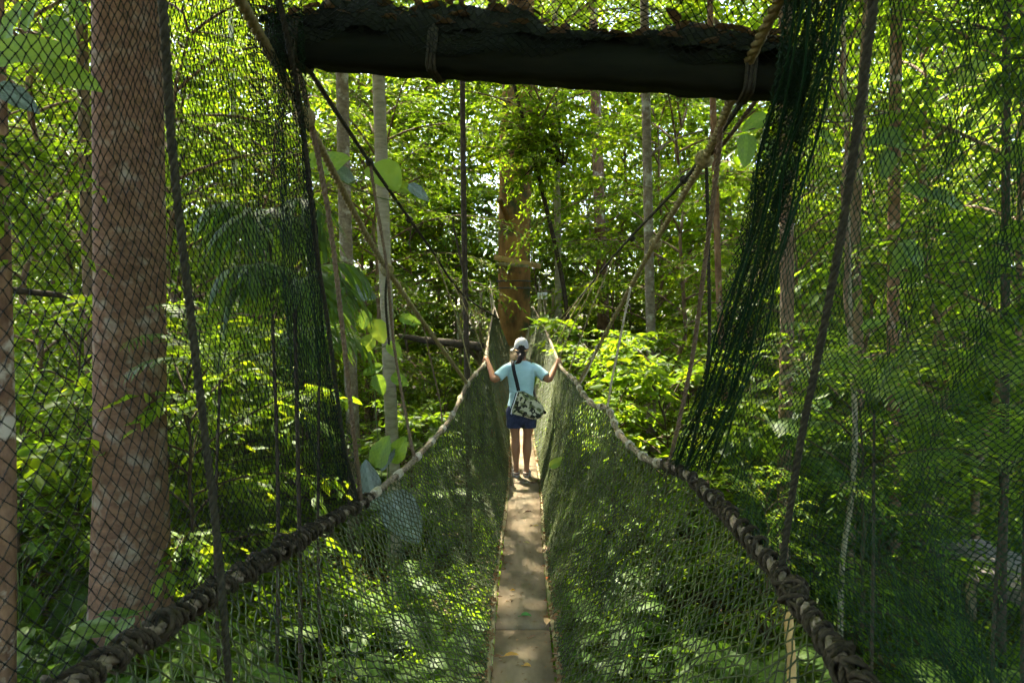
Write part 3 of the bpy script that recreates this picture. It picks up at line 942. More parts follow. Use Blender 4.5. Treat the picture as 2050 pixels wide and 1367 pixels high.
def palm_geo(seed, nf, Lf, stem_h, leaflet=0.34, npair=34, r=0.03, arch=0.8, wide=None, hang=0.28):
    g = np.random.default_rng(seed)
    wood = MB()
    if stem_h > 0.05:
        wood.add(tube(smoothpath([[0, 0, 0], [0.03, 0, stem_h * 0.5], [0, 0.02, stem_h]], 8), np.linspace(r * 1.2, r, 8), 8))
    Vs, Fs, Rs, nv = [], [], [], 0
    for k in range(nf):
        az = k * 2.39996 + g.normal(0, 0.25)
        el = rad(g.uniform(35, 78))
        L = Lf * g.uniform(0.75, 1.15)
        t = np.linspace(0, 1, 24)
        e = el - arch * 1.9 * t ** 1.5
        ds_ = L / 24
        hx = np.cumsum(np.cos(e)) * ds_
        hz = np.cumsum(np.sin(e)) * ds_
        dx = np.array([math.cos(az), math.sin(az), 0])
        p = np.array([0, 0, stem_h]) + dx * hx[:, None] + UP * hz[:, None]
        wood.add(tube(p, np.linspace(0.011, 0.003, 24) * (Lf / 2 + 0.3), 5, cap=False))
        tt = np.linspace(0.18, 0.99, npair)
        q = np.stack([np.interp(tt, t, p[:, i]) for i in range(3)], 1)
        tg = norm(np.stack([np.interp(tt, t, np.gradient(p[:, i])) for i in range(3)], 1))
        sd = np.array([-dx[1], dx[0], 0])
        nrm = norm(np.cross(tg, sd))
        nrm = np.where(nrm[:, 2:3] < 0, -nrm, nrm)
        ll = leaflet * Lf / 2 * (np.sin(math.pi * (0.12 + 0.8 * tt)) ** 0.7) * 1.0
        for sg in (-1, 1):
            dd = norm(tg * 0.75 + sd * sg * 1.0 - UP * 0.10 + nrm * 0.12 + g.normal(0, 0.05, (npair, 3)))
            s2 = norm(np.cross(nrm, dd))
            wv = np.minimum(0.020 * Lf / 2 + 0.006, 0.1 * ll + 0.004) if wide is None else wide * ll
            rows = []
            for f, ww in ((0.0, 0.5), (0.35, 1.0), (0.7, 0.75), (1.0, 0.05)):
                c = q + dd * (ll * f)[:, None] - UP * (hang * ll * f * f)[:, None]
                rows += [c + s2 * (wv * ww)[:, None], c - s2 * (wv * ww)[:, None]]
            V = np.stack(rows, 1)
            b = (np.arange(npair) * 8)[:, None] + nv
            for m_ in range(3):
                Fs.append(b + np.array([[2 * m_, 2 * m_ + 1, 2 * m_ + 3, 2 * m_ + 2]]))
                Rs.append(np.clip(g.normal(0.45, 0.2, npair), 0, 1))
            Vs.append(V.reshape(-1, 3))
            nv += npair * 8
    return wood.geo(), (np.concatenate(Vs), np.concatenate(Fs), np.concatenate(Rs))


for k in range(2):
    proto(f'palm{k}', *palm_geo(200 + k, 11, 2.0, 0.5, npair=36), 'stem_green', 'leaf_palm')
for k in range(2):
    proto(f'tallpalm{k}', *palm_geo(210 + k, 10, 2.3, 2.6, npair=36, r=0.04), 'stem_green', 'leaf_palm')
for k in range(2):
    proto(f'fern{k}', *palm_geo(220 + k, 12, 1.0, 0.05, npair=26, leaflet=0.42), 'stem_green', 'leaf_palm')


def bigleaf(c, d, n, L, W, g, cup=0.12, nl=8, nw=4, heart=0.0):
    """one broad leaf as a curved sheet with a midrib fold"""
    d = norm(np.asarray(d, float))
    s = norm(np.cross(n, d))
    n = np.cross(d, s)
    t = np.linspace(0, 1, nl + 1)
    wd = W * L * 0.5 * np.sin(math.pi * t ** (0.9 - heart * 0.3)) ** 0.62 * (1 + heart * 0.2 * (1 - t))
    wd[-1] = 0
    wd[0] = 0.02 * L
    u = np.linspace(-1, 1, nw * 2 + 1)
    bend = g.uniform(0.15, 0.4)
    V = (c + d * (t * L)[:, None, None] + s * (wd[:, None] * u)[..., None]
         + n * ((np.abs(u)[None] * cup * wd[:, None] * 1.6) - bend * L * (t ** 2)[:, None] * 0.6 + 0.02 * L * np.sin(t * 16)[:, None] * np.abs(u))[..., None])
    m = nw * 2 + 1
    i, j = np.meshgrid(np.arange(nl), np.arange(m - 1), indexing='ij')
    F = np.stack([i * m + j, (i + 1) * m + j, (i + 1) * m + j + 1, i * m + j + 1], -1).reshape(-1, 4)
    return V.reshape(-1, 3), F


def leaftone(nf, nw, g):
    m = nw * 2
    k = np.arange(nf)
    row, c = k // m, k % m
    a = np.abs(c - (m - 1) / 2)
    return np.clip(g.uniform(.1, .5) + 0.3 * (a < 1) + 0.2 * ((row + a.astype(int)) % 2) + g.normal(0, .04, nf), 0, 1)


def herb_geo(seed, nleaf, h, L, W, heart=0.3):
    g = np.random.default_rng(seed)
    wood, crown, rn = MB(), MB(), []
    for k in range(nleaf):
        az = k * 2.39996 + g.normal(0, 0.3)
        el = rad(g.uniform(40, 85))
        hh = h * g.uniform(0.45, 1.1)
        dx = np.array([math.cos(az), math.sin(az), 0])
        tip = dx * hh * math.cos(el) * 0.8 + UP * hh * math.sin(el)
        wood.add(tube(smoothpath([[0, 0, 0], tip * 0.5 + UP * 0.08 * hh, tip], 7), np.linspace(0.007, 0.004, 7), 5, cap=False))
        ld = norm(dx + UP * g.uniform(-0.5, 0.25) + g.normal(0, 0.15, 3))
        ln = norm(UP + dx * 0.3 + g.normal(0, 0.25, 3))
        V, F = bigleaf(tip, ld, ln, L * g.uniform(0.6, 1.2), W, g, heart=heart)
        crown.add((V, F))
        rn.append(leaftone(len(F), 4, g))
    V, F = crown.geo()
    return wood.geo(), (V, F[0], np.concatenate(rn))


proto('herb0', *herb_geo(300, 13, 0.7, 0.22, 0.5), 'stem_green', 'leaf_herb')
proto('herb1', *herb_geo(301, 16, 0.85, 0.28, 0.38, 0.1), 'stem_green', 'leaf_herb')
proto('herb2', *herb_geo(302, 14, 0.6, 0.18, 0.7, 0.6), 'stem_green', 'leaf_herb')

LAND = [(-60, 'the frame edge'), (10, 'the peeling trunk'), (260, 'the big reddish trunk'), (475, 'the thin white trunk'), (690, 'the mottled grey trunk'), (768, 'the pale smooth trunk'),
        (930, 'the dark thin tree'), (1035, 'the platform tree'), (1300, 'the slim grey trunk'), (1445, 'the thin orange trunk'), (1575, 'the brown trunk'), (1715, 'the bent brown trunk'),
        (1790, 'the patchy pale trunk'), (2012, 'the dark right trunk'), (2120, 'the frame edge')]
USED = {}


def where(px):
    best = min(LAND[1:-1], key=lambda a: abs(a[0] - px))
    if abs(best[0] - px) < 26:
        return 'behind ' + best[1]
    for (a, wa), (b, wb) in zip(LAND[:-1], LAND[1:]):
        if a <= px < b:
            if wa == 'the frame edge':
                return 'left of ' + wb
            if wb == 'the frame edge':
                return 'right of ' + wa
            return f'between {wa} and {wb}'
    return 'left of the peeling trunk' if px < 0 else 'right of the dark right trunk'


def unique(tmpls):
    for l in tmpls:
        if len(l.split()) <= 16 and l not in USED:
            USED[l] = 1
            return l
    return tmpls[0]


def plant(name, kind, loc, rz, sc_, tone, label, cat, group=None, parts=('trunk', 'crown')):
    wood, crown = PROTO[kind]
    t = thing(name, label, cat, loc, rz, group)
    t.scale = (sc_, sc_, sc_)
    if wood:
        o = obj(parts[0], wood, t)
        o.color = (tone, tone, tone, 1)
    c = obj(parts[1], crown, t)
    c.color = (tone, tone, tone, 1)
    return t


# ------------------------------------------------------------------ trees the photograph shows by their trunks
def trunk_tree(label, pts, wpx, mat, H, crown='canopy0', cs=1.0, cz=None, tone=0.3, name='tree', wob=0.03, limbs=(), cat='tree', seed=0, taper=0.8):
    """pts: (px, py, depth) up the trunk, first one at its foot; the trunk goes on to height H with its crown there"""
    p = P(*np.array(pts, float).T)
    d0 = pts[0][2]
    base = p[0].copy()
    base[2] = gz(p[0][0], p[0][1]) - 0.15
    path = [base] + [q for q in p if q[2] > base[2] + 0.4]
    last, prev = path[-1], path[-2]
    dr = norm(last - prev)
    dr = dr / max(dr[2], 0.3)
    top = last + dr * np.clip(H - last[2], 0.5, None)
    path.append(last + (top - last) * 0.5)
    path.append(top)
    n = 60
    q = smoothpath(path, n)
    r = wpx / FPX * pts[len(pts) // 2][2] / 2 * math.cos(math.atan((pts[0][0] - 1025) / FPX))
    rr = r * np.interp(np.linspace(0, 1, n), [0, 0.04, 0.12, 0.5, 1], [1.45, 1.2, 1.05, 0.97, taper * 0.7])
    t = thing(name, label, cat, base)
    g = np.random.default_rng(seed + int(abs(pts[0][0])))
    mb = MB()
    mb.add(tube(q - base, rr, 20 if wpx > 60 else 12, wob=wob, rng=g))
    for (lp, lr) in limbs:
        mb.add(tube(smoothpath(P(*np.array(lp, float).T) - base, 16), np.linspace(lr, lr * 0.3, 16), 6))
    mb.obj('trunk', mat, t)
    if crown:
        wood, cr = PROTO[crown]
        zc = cz if cz is not None else H - 4.5
        frac = np.clip((zc - base[2]) / (H - base[2]), 0, 1)
        at_ = q[int(frac * (n - 1))] - base
        lm = obj('limbs', wood, t, at_)
        c = obj('crown', cr, t, at_)
        az = g.uniform(0, 6.28)
        for o in (lm, c):
            o.scale = (cs, cs, cs)
            o.rotation_euler = (0, 0, az)
            o.color = (tone, tone, tone, 1)
        lm.name = 'limb'
    return t


trunk_tree('big reddish trunk with pale lichen patches behind the left diamond net', [(262, 1290, 7), (263, 1000, 7), (262, 700, 7), (260, 400, 7), (256, 0, 7)], 146, 'bark_red', 19, 'canopy0', 1.25, 12.5, wob=0.012)
trunk_tree('peeling pale orange trunk cut by the left edge of the picture', [(-2, 1350, 5.6), (2, 1000, 5.6), (-4, 700, 5.6), (-14, 300, 5.6), (-22, 0, 5.6)], 62, 'bark_orange', 17, 'canopy1', 1.1, 12, wob=0.02)
trunk_tree('dark slender trunk just left of the big reddish trunk', [(190, 1000, 12), (182, 700, 12), (172, 400, 12), (165, 100, 12)], 26, 'bark_brown', 18, 'canopy2', 0.9)
trunk_tree('thin white sunlit trunk between the big reddish trunk and left olive rope', [(482, 800, 21), (478, 600, 21), (470, 350, 21), (462, 60, 21)], 12, 'bark_white', 22, 'canopy1', 0.8)
trunk_tree('mottled grey trunk behind the long brown hanger rope', [(710, 960, 12), (700, 700, 12), (690, 400, 12), (684, 130, 12)], 26, 'bark_grey', 19, 'canopy2', 1.0)
trunk_tree('pale smooth trunk with climbing leaves standing behind the big green leaf', [(788, 950, 11), (780, 760, 11), (768, 450, 11), (757, 140, 11)], 25, 'bark_pale', 20, 'canopy0', 1.0, 14)
trunk_tree('dark thin tree with a side fork beside the left handrail', [(938, 870, 10.5), (934, 700, 10.5), (929, 450, 10.5), (926, 180, 10.5)], 11.5, 'bark_dark', 14, 'slender0', 0.55, 9.5,
           limbs=[([(932, 560, 10.5), (918, 500, 10.4), (905, 440, 10.3)], 0.03)], name='sapling_tree')
trunk_tree('slim grey trunk with a pale forked branch right of the platform tree', [(1302, 930, 13), (1304, 760, 13), (1299, 500, 13), (1293, 180, 13)], 19, 'bark_grey', 20, 'canopy1', 0.9,
           limbs=[([(1297, 320, 13), (1320, 295, 12.8), (1375, 270, 12.5), (1410, 262, 12.3)], 0.03)])
trunk_tree('thin peeling orange trunk seen under the gathered right net', [(1462, 980, 13), (1452, 820, 13), (1440, 600, 13), (1432, 350, 13)], 14, 'bark_orange', 17, 'canopy2', 0.7)
trunk_tree('brown trunk behind the right net between gathered net and dark slanting rope', [(1568, 1050, 9), (1572, 850, 9), (1576, 600, 9), (1574, 330, 9)], 28, 'bark_brown', 16, 'canopy0', 1.0, 11.5)
trunk_tree('bent brown trunk behind the dark slanting rope in the right net', [(1700, 1100, 10), (1712, 900, 10), (1718, 700, 10), (1712, 450, 10), (1730, 150, 10)], 22, 'bark_brown', 17, 'canopy1', 1.0, 12.5)
trunk_tree('patchy pale trunk behind the right net with dark leaves across it', [(1790, 1000, 11), (1788, 700, 11), (1790, 400, 11), (1794, 60, 11)], 25, 'bark_orange', 18, 'canopy2', 1.0, 13)
trunk_tree('dark trunk near the right edge behind palm fronds', [(2005, 1180, 8), (2010, 900, 8), (2013, 500, 8), (2015, 100, 8)], 19, 'bark_dark', 16, 'canopy0', 1.0, 11.5)
trunk_tree('crooked pale sapling standing low in the right net', [(1683, 1200, 8), (1690, 1090, 8), (1704, 1000, 8), (1712, 850, 8), (1703, 700, 8), (1700, 560, 8)], 12, 'bark_pale', 8, 'slender1', 0.4, 4.5, name='sapling_tree')
trunk_tree('reddish trunk in the far leaves right of the platform tree', [(1208, 760, 27), (1206, 600, 27), (1202, 480, 27)], 24, 'bark_orange', 21, 'canopy1', 1.0)
trunk_tree('thin grey far trunk left of the mottled grey trunk', [(655, 800, 24), (658, 500, 24), (662, 150, 24)], 12, 'bark_grey', 22, 'canopy0', 0.8)
trunk_tree('thin bright trunk in the far leaves left of the big reddish trunk', [(142, 800, 24), (140, 500, 24), (136, 230, 24)], 13, 'bark_white', 22, 'canopy2', 0.8)
trunk_tree('mossy slim trunk just right of the platform deck', [(1117, 760, 20), (1118, 600, 20), (1116, 440, 20)], 14, 'bark_pale', 20, 'canopy0', 0.8)

trunk_tree('slender dark tree whose leafy crown hangs over the top of the platform tree', [(1142, 800, 18.5), (1132, 600, 18.5), (1090, 400, 18.5), (1050, 250, 18.5)], 9, 'bark_dark', 13.5, 'canopy1', 0.62, 8.3)
# ------------------------------------------------------------------ platform tree
pt = thing('platform_tree', 'massive brown trunk carrying the platform at the end of the footbridge', 'tree', (0, 0, 0))
q = smoothpath([P(1028, 1150, 22) * [1, 1, 0] + [0, 0, -0.2], P(1028, 900, 22), P(1029, 690, 22), P(1029, 560, 22), P(1030, 430, 22), P(1034, 250, 22), P(1040, 60, 22), P(1046, -120, 22)], 70)
g = np.random.default_rng(5)
rr = np.interp(np.linspace(0, 1, 70), [0, 0.1, 0.3, 0.6, 1], [0.9, 0.62, 0.54, 0.51, 0.40])
mb = MB()
mb.add(tube(q, rr, 26, wob=0.03, rng=g))
mb.add(tube(smoothpath([P(1020, 440, 21.6), P(1008, 415, 21.3), P(1000, 400, 21)], 8), np.linspace(0.12, 0.08, 8), 9, wob=0.1))
mb.obj('trunk', 'bark_big', pt)
for y0 in (563, 577):
    c = P(1029, y0, 22)
    a = np.linspace(0, 2 * math.pi, 40)
    ring = c + np.stack([np.cos(a) * 0.56, np.sin(a) * 0.56, 0.02 * np.sin(a)], 1)
    obj('steel_strap', mesh('steel_strap', *tube(ring, 0.022, 6, cap=False), 'wire', True), pt)
lm = obj('limb', PROTO['canopy0'][0], pt, P(1040, 60, 22))
cr = obj('crown', PROTO['canopy0'][1], pt, P(1040, 60, 22))
for o in (lm, cr):
    o.scale = (1.1, 1.1, 1.1)
cr.color = (0.4, 0.4, 0.4, 1)
mb = MB()
mb.add(bar(P(989, 515, 21.25), P(1083, 534, 21.3), 0.10, 0.16))
one('nailed_plank', 'yellowish sawn plank fixed crosswise on the platform tree trunk', 'plank', mb.geo(), 'plank_yellow', smooth=False)
mb = MB()
mb.add(bar(P(992, 528, 21.22), P(1058, 533, 21.24), 0.03, 0.10))
one('nailed_plank', 'shorter pale board under the crosswise plank on the platform tree', 'plank', mb.geo(), 'pole', smooth=False)

deck = thing('tree_platform', 'wooden railed platform round the big brown trunk', 'platform', (0, 0, 0))
zd = bz(20.2) - 0.03
for k in range(14):
    x0 = 0.09 - 1.9 + k * 0.29
    obj('deck_board', mesh('deck_board', *box((x0, 21.9, zd - 0.02 + 0.002 * (k % 2)), (0.275, 3.2, 0.035), None, 0.004), 'post'), deck)
for x0, y0, h in ((-1.55, 20.4, 1.15), (1.35, 20.4, 1.25), (1.38, 23.3, 1.9), (-1.75, 23.3, 1.9), (-0.95, 20.45, 1.75), (0.98, 20.6, 1.75)):
    obj('rail_post', mesh('rail_post', *bar((x0, y0, zd - 0.6), (x0 + 0.02, y0, zd + h), 0.09, 0.09, (0, 1, 0)), 'post'), deck)
for a, b in (((-1.6, 20.38, zd + 1.05), (-0.55, 20.42, zd + 1.07)), ((0.6, 20.42, zd + 1.1), (1.42, 20.38, zd + 1.08)), ((-1.75, 23.3, zd + 1.85), (1.4, 23.3, zd + 1.8)), ((-1.58, 20.4, zd + 1.05), (-1.76, 23.3, zd + 1.1)), ((1.38, 20.4, zd + 1.1), (1.4, 23.3, zd + 1.1)), ((-1.6, 20.39, zd + 0.5), (-0.6, 20.43, zd + 0.52))):
    obj('rail', mesh('rail', *bar(a, b, 0.07, 0.05), 'post'), deck)
for a, b in (((-1.6, 20.5), (-0.6, 20.5)), ((0.62, 20.5), (1.4, 20.5)), ((-1.66, 20.5), (-1.78, 23.2)), ((1.44, 20.5), (1.44, 23.2))):
    u = np.linspace(0, 1, 25)
    v = np.linspace(0, 1, 19)
    S = np.zeros((25, 19, 3))
    S[..., 0] = a[0] + (b[0] - a[0]) * u[:, None]
    S[..., 1] = a[1] + (b[1] - a[1]) * u[:, None] + 0.03 * np.sin(u * 9)[:, None]
    S[..., 2] = zd + 0.03 + 1.02 * v[None]
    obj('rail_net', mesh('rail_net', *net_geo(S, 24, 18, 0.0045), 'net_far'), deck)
for sx in (-1, 1):
    for yy in (20.6, 23.2):
        obj('brace', mesh('brace', *bar((sx * 1.4 + 0.09, yy, zd - 0.05), (0.09 + sx * 0.4, 21.9, zd - 1.5), 0.1, 0.1), 'post'), deck)
# ropes bundled by the entrance
for k, (x0, words_) in enumerate(((979, 'left'), (1080, 'right'))):
    mb = MB()
    for m_ in range(6):
        s = -1 if k == 0 else 1
        e = (991 + m_ * 2.5) if k == 0 else (1068 + m_ * 6)
        top = P(x0 + R.uniform(-4, 4), 560 + R.uniform(-6, 30), 20.6)
        bot = P(e + s * 6 * 0, 665 + R.uniform(-20, 60), 19.5 - m_ * 0.4)
        mid = (top + bot) / 2 + [0.02 * s, 0, -0.12]
        mb.add(rope(np.array([top, mid, bot]), 0.013, 0.09, 5, 3, 3))
    one('rope_bundle', f'pale bundle of ropes at the {words_} of the platform entrance', 'rope', mb.geo(), 'rope_pale', 'rope bundles at the platform entrance')
sg = thing('notice_sign', 'small white notice hanging by the rail right of the platform tree', 'sign', P(1086, 592, 20.2))
obj('board', mesh('board', *box((0, 0, 0), (0.29, 0.012, 0.19), None, 0.003), 'white'), sg)
mb = MB()
for zz, wd in ((0.04, 0.07), (0.005, 0.11), (-0.03, 0.06)):
    mb.add(box((0.02, -0.009, zz), (wd * 0.5, 0.004, 0.012)))
mb.add(tube(np.array([[0.05, -0.010, 0.07], [0.045, -0.010, -0.05]]), 0.008, 5))
mb.obj('mark', 'ink', sg)
mb = MB()
for sx in (-1, 1):
    mb.add(tube(np.array([[sx * 0.12, 0, 0.09], [sx * 0.10, 0.05, 0.55]]), 0.006, 5))
mb.obj('cord', 'rope_pale', sg)

# a leafy bough across the upper trunk of the platform tree
gb = np.random.default_rng(91)
lb = thing('hanging_bough', 'dense leafy bough hiding the upper trunk of the platform tree', 'branch', P(1130, 330, 18.2))
o0 = P(1130, 330, 18.2)
mb = MB()
TS, TD, TL = [], [], []
for (x1, y1, dd_) in ((930, 175, 19), (985, 240, 18.5), (960, 330, 18.6), (1020, 385, 18.3), (1000, 285, 18), (1080, 410, 18.8), (1060, 190, 18.4), (1010, 130, 18.8), (900, 260, 19.2), (1180, 240, 18.6), (1100, 150, 18.4)):
    e = P(x1, y1, dd_)
    c = smoothpath([o0, (o0 + e) / 2 + [0, 0, 0.35], e], 12)
    mb.add(tube(c - o0, np.linspace(0.03, 0.006, 12), 5))
    for q in range(40):
        f = gb.uniform(0.25, 1.0)
        p0 = c[int(f * 11)]
        TS.append(p0 + gb.normal(0, 0.10, 3))
        TD.append(norm(norm(e - o0) * gb.uniform(-0.2, 1) + gb.normal(0, 0.6, 3) * [1, 1, 0.5]))
        TL.append(gb.uniform(0.35, 0.8))
mb.obj('branch', 'bark_dark', lb)
V, F, rn = sprays(np.array(TS) - o0, np.array(TD), np.array(TL), 11, 0.16, 0.4, gb)
c = obj('foliage', mesh('foliage', V, F, 'leaf', False, rn), lb)
c.color = (0.35, 0.35, 0.35, 1)

def bough(label, root, ends, per, tl, lL, tone, seed):  # dark leafy boughs added to darken the sides of the view
    gb = np.random.default_rng(seed)
    o0 = P(*root)
    t_ = thing('hanging_bough', label, 'branch', o0)
    mb = MB()
    TS, TD, TL = [], [], []
    for e_ in ends:
        e = P(*e_)
        c = smoothpath([o0, (o0 + e) / 2 + [0, 0, 0.12], e], 12)
        mb.add(tube(c - o0, np.linspace(0.013, 0.003, 12), 5))
        for q in range(per):
            f = gb.uniform(0.2, 1.0)
            TS.append(c[int(f * 11)] + gb.normal(0, 0.03, 3) - o0)
            TD.append(norm(norm(e - o0) * gb.uniform(0.1, 1) + gb.normal(0, 0.55, 3) * [1, 1, 0.5]))
            TL.append(gb.uniform(*tl))
    mb.obj('branch', 'bark_dark', t_)
    V, F, rn = sprays(np.array(TS), np.array(TD), np.array(TL), 8, lL, 0.42, gb)
    c = obj('foliage', mesh('foliage', V, F, 'leaf', False, rn), t_)
    c.color = (tone, tone, tone, 1)


bough('dark bough added to darken the upper right corner behind the net', (2150, 120, 6.2), [(1880, 60, 6.5), (1960, 190, 6), (1820, 170, 6.6), (1900, 300, 6.1), (2010, 20, 6.4), (1980, 390, 5.9), (1780, 40, 6.9)], 13, (.25, .5), .13, .05, 401)
bough('dark bough added to darken mid height beside the dark right trunk', (2130, 560, 6.6), [(1880, 470, 6.8), (1850, 600, 6.5), (1930, 690, 6.2), (1990, 480, 6.4), (1800, 540, 7.0), (1900, 780, 6.4)], 13, (.25, .5), .12, .05, 402)
bough('dark bough added for shade left of the big reddish trunk above the dead branch', (-90, 330, 5.2), [(70, 300, 5.4), (110, 420, 5.3), (60, 520, 5.1), (150, 350, 5.6), (130, 500, 5.5)], 11, (.2, .4), .11, .05, 403)

# leaning dead log behind the left handrail
lp = smoothpath([P(800, 672, 15), P(860, 682, 14.5), P(910, 687, 14.2), P(966, 694, 14)], 20)
one('fallen_log', 'dark broken log leaning behind the dark thin tree', 'log', tube(lp, np.linspace(0.05, 0.09, 20), 9, wob=0.08), 'bark_dark')
lp = smoothpath([P(-40, 575, 8), P(60, 585, 8.3), P(130, 592, 8.6), P(200, 600, 9)], 14)
one('dead_branch', 'dark dead branch lying across between the far left trunk and reddish trunk', 'branch', tube(lp, np.linspace(0.045, 0.03, 14), 8, wob=0.08), 'bark_dark')
lp = smoothpath([P(340, 612, 14), P(430, 620, 14), P(520, 634, 14), P(650, 640, 14.5)], 14)
one('dead_branch', 'thin dead branch crossing behind the drooping palm fronds', 'branch', tube(lp, np.linspace(0.04, 0.025, 14), 8, wob=0.08), 'bark_brown')
lp = P(*np.array([(1585, 1380, 5.2), (1582, 1300, 5.2), (1578, 1225, 5.2)]).T)
one('wooden_stake', 'short orange brown stake at the bottom under the right lashed handrail', 'post', tube(smoothpath([lp[0] * [1, 1, 0] + [0, 0, float(gz(lp[0][0], lp[0][1])) - 0.2], lp[0], lp[1], lp[2]], 12), 0.034, 10, wob=0.04), 'plank_yellow')

# ------------------------------------------------------------------ boardwalk on the right
bw = thing('boardwalk', 'weathered grey plank boardwalk on posts at the lower right', 'boardwalk', (0, 0, 0))
A0 = P(1850, 1082, 11.0)
A1 = P(2150, 1215, 8.2)
ax = norm((A1 - A0) * [1, 1, 0])
sx_ = np.array([-ax[1], ax[0], 0])
L = np.linalg.norm((A1 - A0)[:2])
nb = 26
for k in range(nb):
    f = (k + 0.5) / nb
    c = A0 + (A1 - A0) * f
    c = c + sx_ * 0.35
    obj('deck_board', mesh('deck_board', *box(c + [0, 0, R.normal(0, 0.003)], (L / nb - 0.012, 1.25, 0.03), np.stack([ax, sx_, UP], 1), 0.003), 'deck_grey'), bw)
for s in (-0.62, 0.62):
    o_ = sx_ * (0.35 + s * 0.95)
    obj('bearer', mesh('bearer', *bar(A0 + o_ - [0, 0, 0.09], A1 + o_ - [0, 0, 0.09], 0.08, 0.14), 'deck_grey'), bw)
    for f in (0.05, 0.5, 0.95):
        p = A0 + (A1 - A0) * f + o_
        obj('post', mesh('post', *bar((p[0], p[1], float(gz(p[0], p[1])) - 0.2), (p[0], p[1], p[2] - 0.1), 0.1, 0.1, (0, 1, 0)), 'post'), bw)

# ------------------------------------------------------------------ fill plants
def place(px, d):
    x = (px - 1025) / FPX * d
    return np.array([x, d, float(gz(x, d))])


TONEW = [(0.1, 'deep green'), (0.3, 'mid green'), (0.5, 'yellow green')]
rf = np.random.default_rng(21)


def fill(lst, name, kinds, what, cat, group, parts, s0, s1):
    for k, (px, d) in enumerate(lst):
        ti = int(rf.integers(0, 3))
        tone, tw = TONEW[ti]
        s = rf.uniform(s0, s1)
        far = 'near' if d < 11 else 'middle distance' if d < 17 else 'far'
        w_ = where(px)
        lab = unique([l for l in (f'{tw} {what} {w_}', f'{far} {tw} {what} {w_}', f'taller {far} {tw} {what} {w_}', f'smaller {far} {tw} {what} {w_}', f'sparse {far} {tw} {what} {w_}',
                      f'shaded {far} {tw} {what} {w_}', f'half hidden {tw} {what} {w_}')])
        plant(name, kinds[k % len(kinds)], place(px, d), rf.uniform(0, 6.28), s, tone * rf.uniform(0.8, 1.2), lab, cat, group, parts)


US = [(60, 12), (120, 17), (330, 15), (400, 19), (560, 17), (620, 21), (730, 19), (830, 26), (890, 28), (1010, 30), (1085, 26.5), (1245, 26), (1180, 29), (1340, 21), (1370, 16.5),
      (1400, 25), (1500, 15), (1530, 20), (1620, 13), (1650, 18), (1760, 15), (1850, 13), (1880, 19), (1960, 11), (2060, 14), (2000, 20), (-60, 15), (210, 22), (480, 26), (700, 27), (1270, 28), (1600, 26), (1780, 25), (300, 27), (750, 17.5)]
fill(US, 'understory_tree', [f'understory{k}' for k in range(4)], 'leafy tree', 'tree', 'leafy understory trees', ('trunk', 'crown'), 0.85, 1.4)
SL = [(20, 24), (260, 20), (520, 30), (720, 31), (880, 33), (960, 37), (1130, 35), (1240, 32), (1460, 30), (1680, 29), (1920, 28), (2040, 25), (110, 30), (400, 32), (810, 38), (1310, 37)]
fill(SL, 'tall_tree', ['slender0', 'slender1'], 'tall slender tree', 'tree', 'tall slender trees in the background', ('trunk', 'crown'), 1.15, 1.75)
SH = [(40, 8), (90, 10), (150, 8.5), (330, 10), (380, 8), (430, 11), (600, 12), (820, 12), (890, 17), (1160, 17), (1190, 13), (1230, 11), (1260, 14), (1330, 10),
      (1380, 12.5), (1430, 9), (1490, 11), (1540, 8), (1630, 9.5), (1660, 12), (1730, 8.5), (1775, 9), (2010, 13), (740, 15), (640, 16), (520, 15), (1200, 20), (1300, 17), (1420, 17), (480, 18), (1570, 14), (220, 13), (1700, 16)]
fill(SH, 'shrub', ['shrub0', 'shrub1', 'shrub2'], 'bushy shrub', 'shrub', 'shrubs under the trees', ('stem', 'foliage'), 0.8, 1.35)
PL = [(30, 9.5), (130, 9), (460, 13), (520, 11), (860, 11.5), (880, 15), (600, 14.5), (1570, 9.2), (1640, 11), (1740, 11), (1930, 14)]
fill(PL, 'palm', ['palm0', 'palm1', 'tallpalm0', 'tallpalm1'], 'feather palm', 'palm', 'understory palms', ('stem', 'fronds'), 0.75, 1.1)
FE = [(60, 5.6), (330, 5.8), (430, 6.6), (1380, 6.4), (1450, 5.4), (1500, 6.8), (1620, 6.2), (1700, 6.8), (1800, 6.0), (1900, 6.5), (1990, 5.8), (1350, 8), (560, 7.4), (110, 7), (640, 5.2), (740, 5.6), (820, 6.4), (690, 4.6), (560, 4.6), (880, 7.2), (1190, 6.8), (1260, 6.0), (1320, 5.2), (1400, 4.8), (1480, 4.6), (1560, 5.0), (780, 8.2), (1220, 8.4), (480, 5.2), (250, 5.6), (1680, 5.4), (1960, 6.6)]
fill(FE, 'fern', ['fern0', 'fern1'], 'fern clump', 'fern', 'ferns near the footbridge', ('stem', 'fronds'), 0.8, 1.3)
HB = [(20, 5.0), (90, 4.6), (150, 5.2), (200, 4.8), (270, 5.3), (340, 4.9), (400, 5.4), (470, 5.0), (540, 5.6), (620, 5.2), (700, 6.2), (760, 6.6), (80, 6.2), (300, 6.1), (500, 6.6), (850, 5.6), (1220, 5.6), (1290, 5.0), (1360, 5.6), (1440, 6.6), (1540, 5.4), (1650, 5.0), (1760, 5.3), (650, 8), (1250, 7.4), (30, 7.3), (440, 8.6)]
fill(HB, 'broadleaf_herb', ['herb0', 'herb1', 'herb2'], 'broad leaved herb', 'herb', 'broad leaved herbs on the forest floor', ('stem', 'foliage'), 0.9, 1.5)

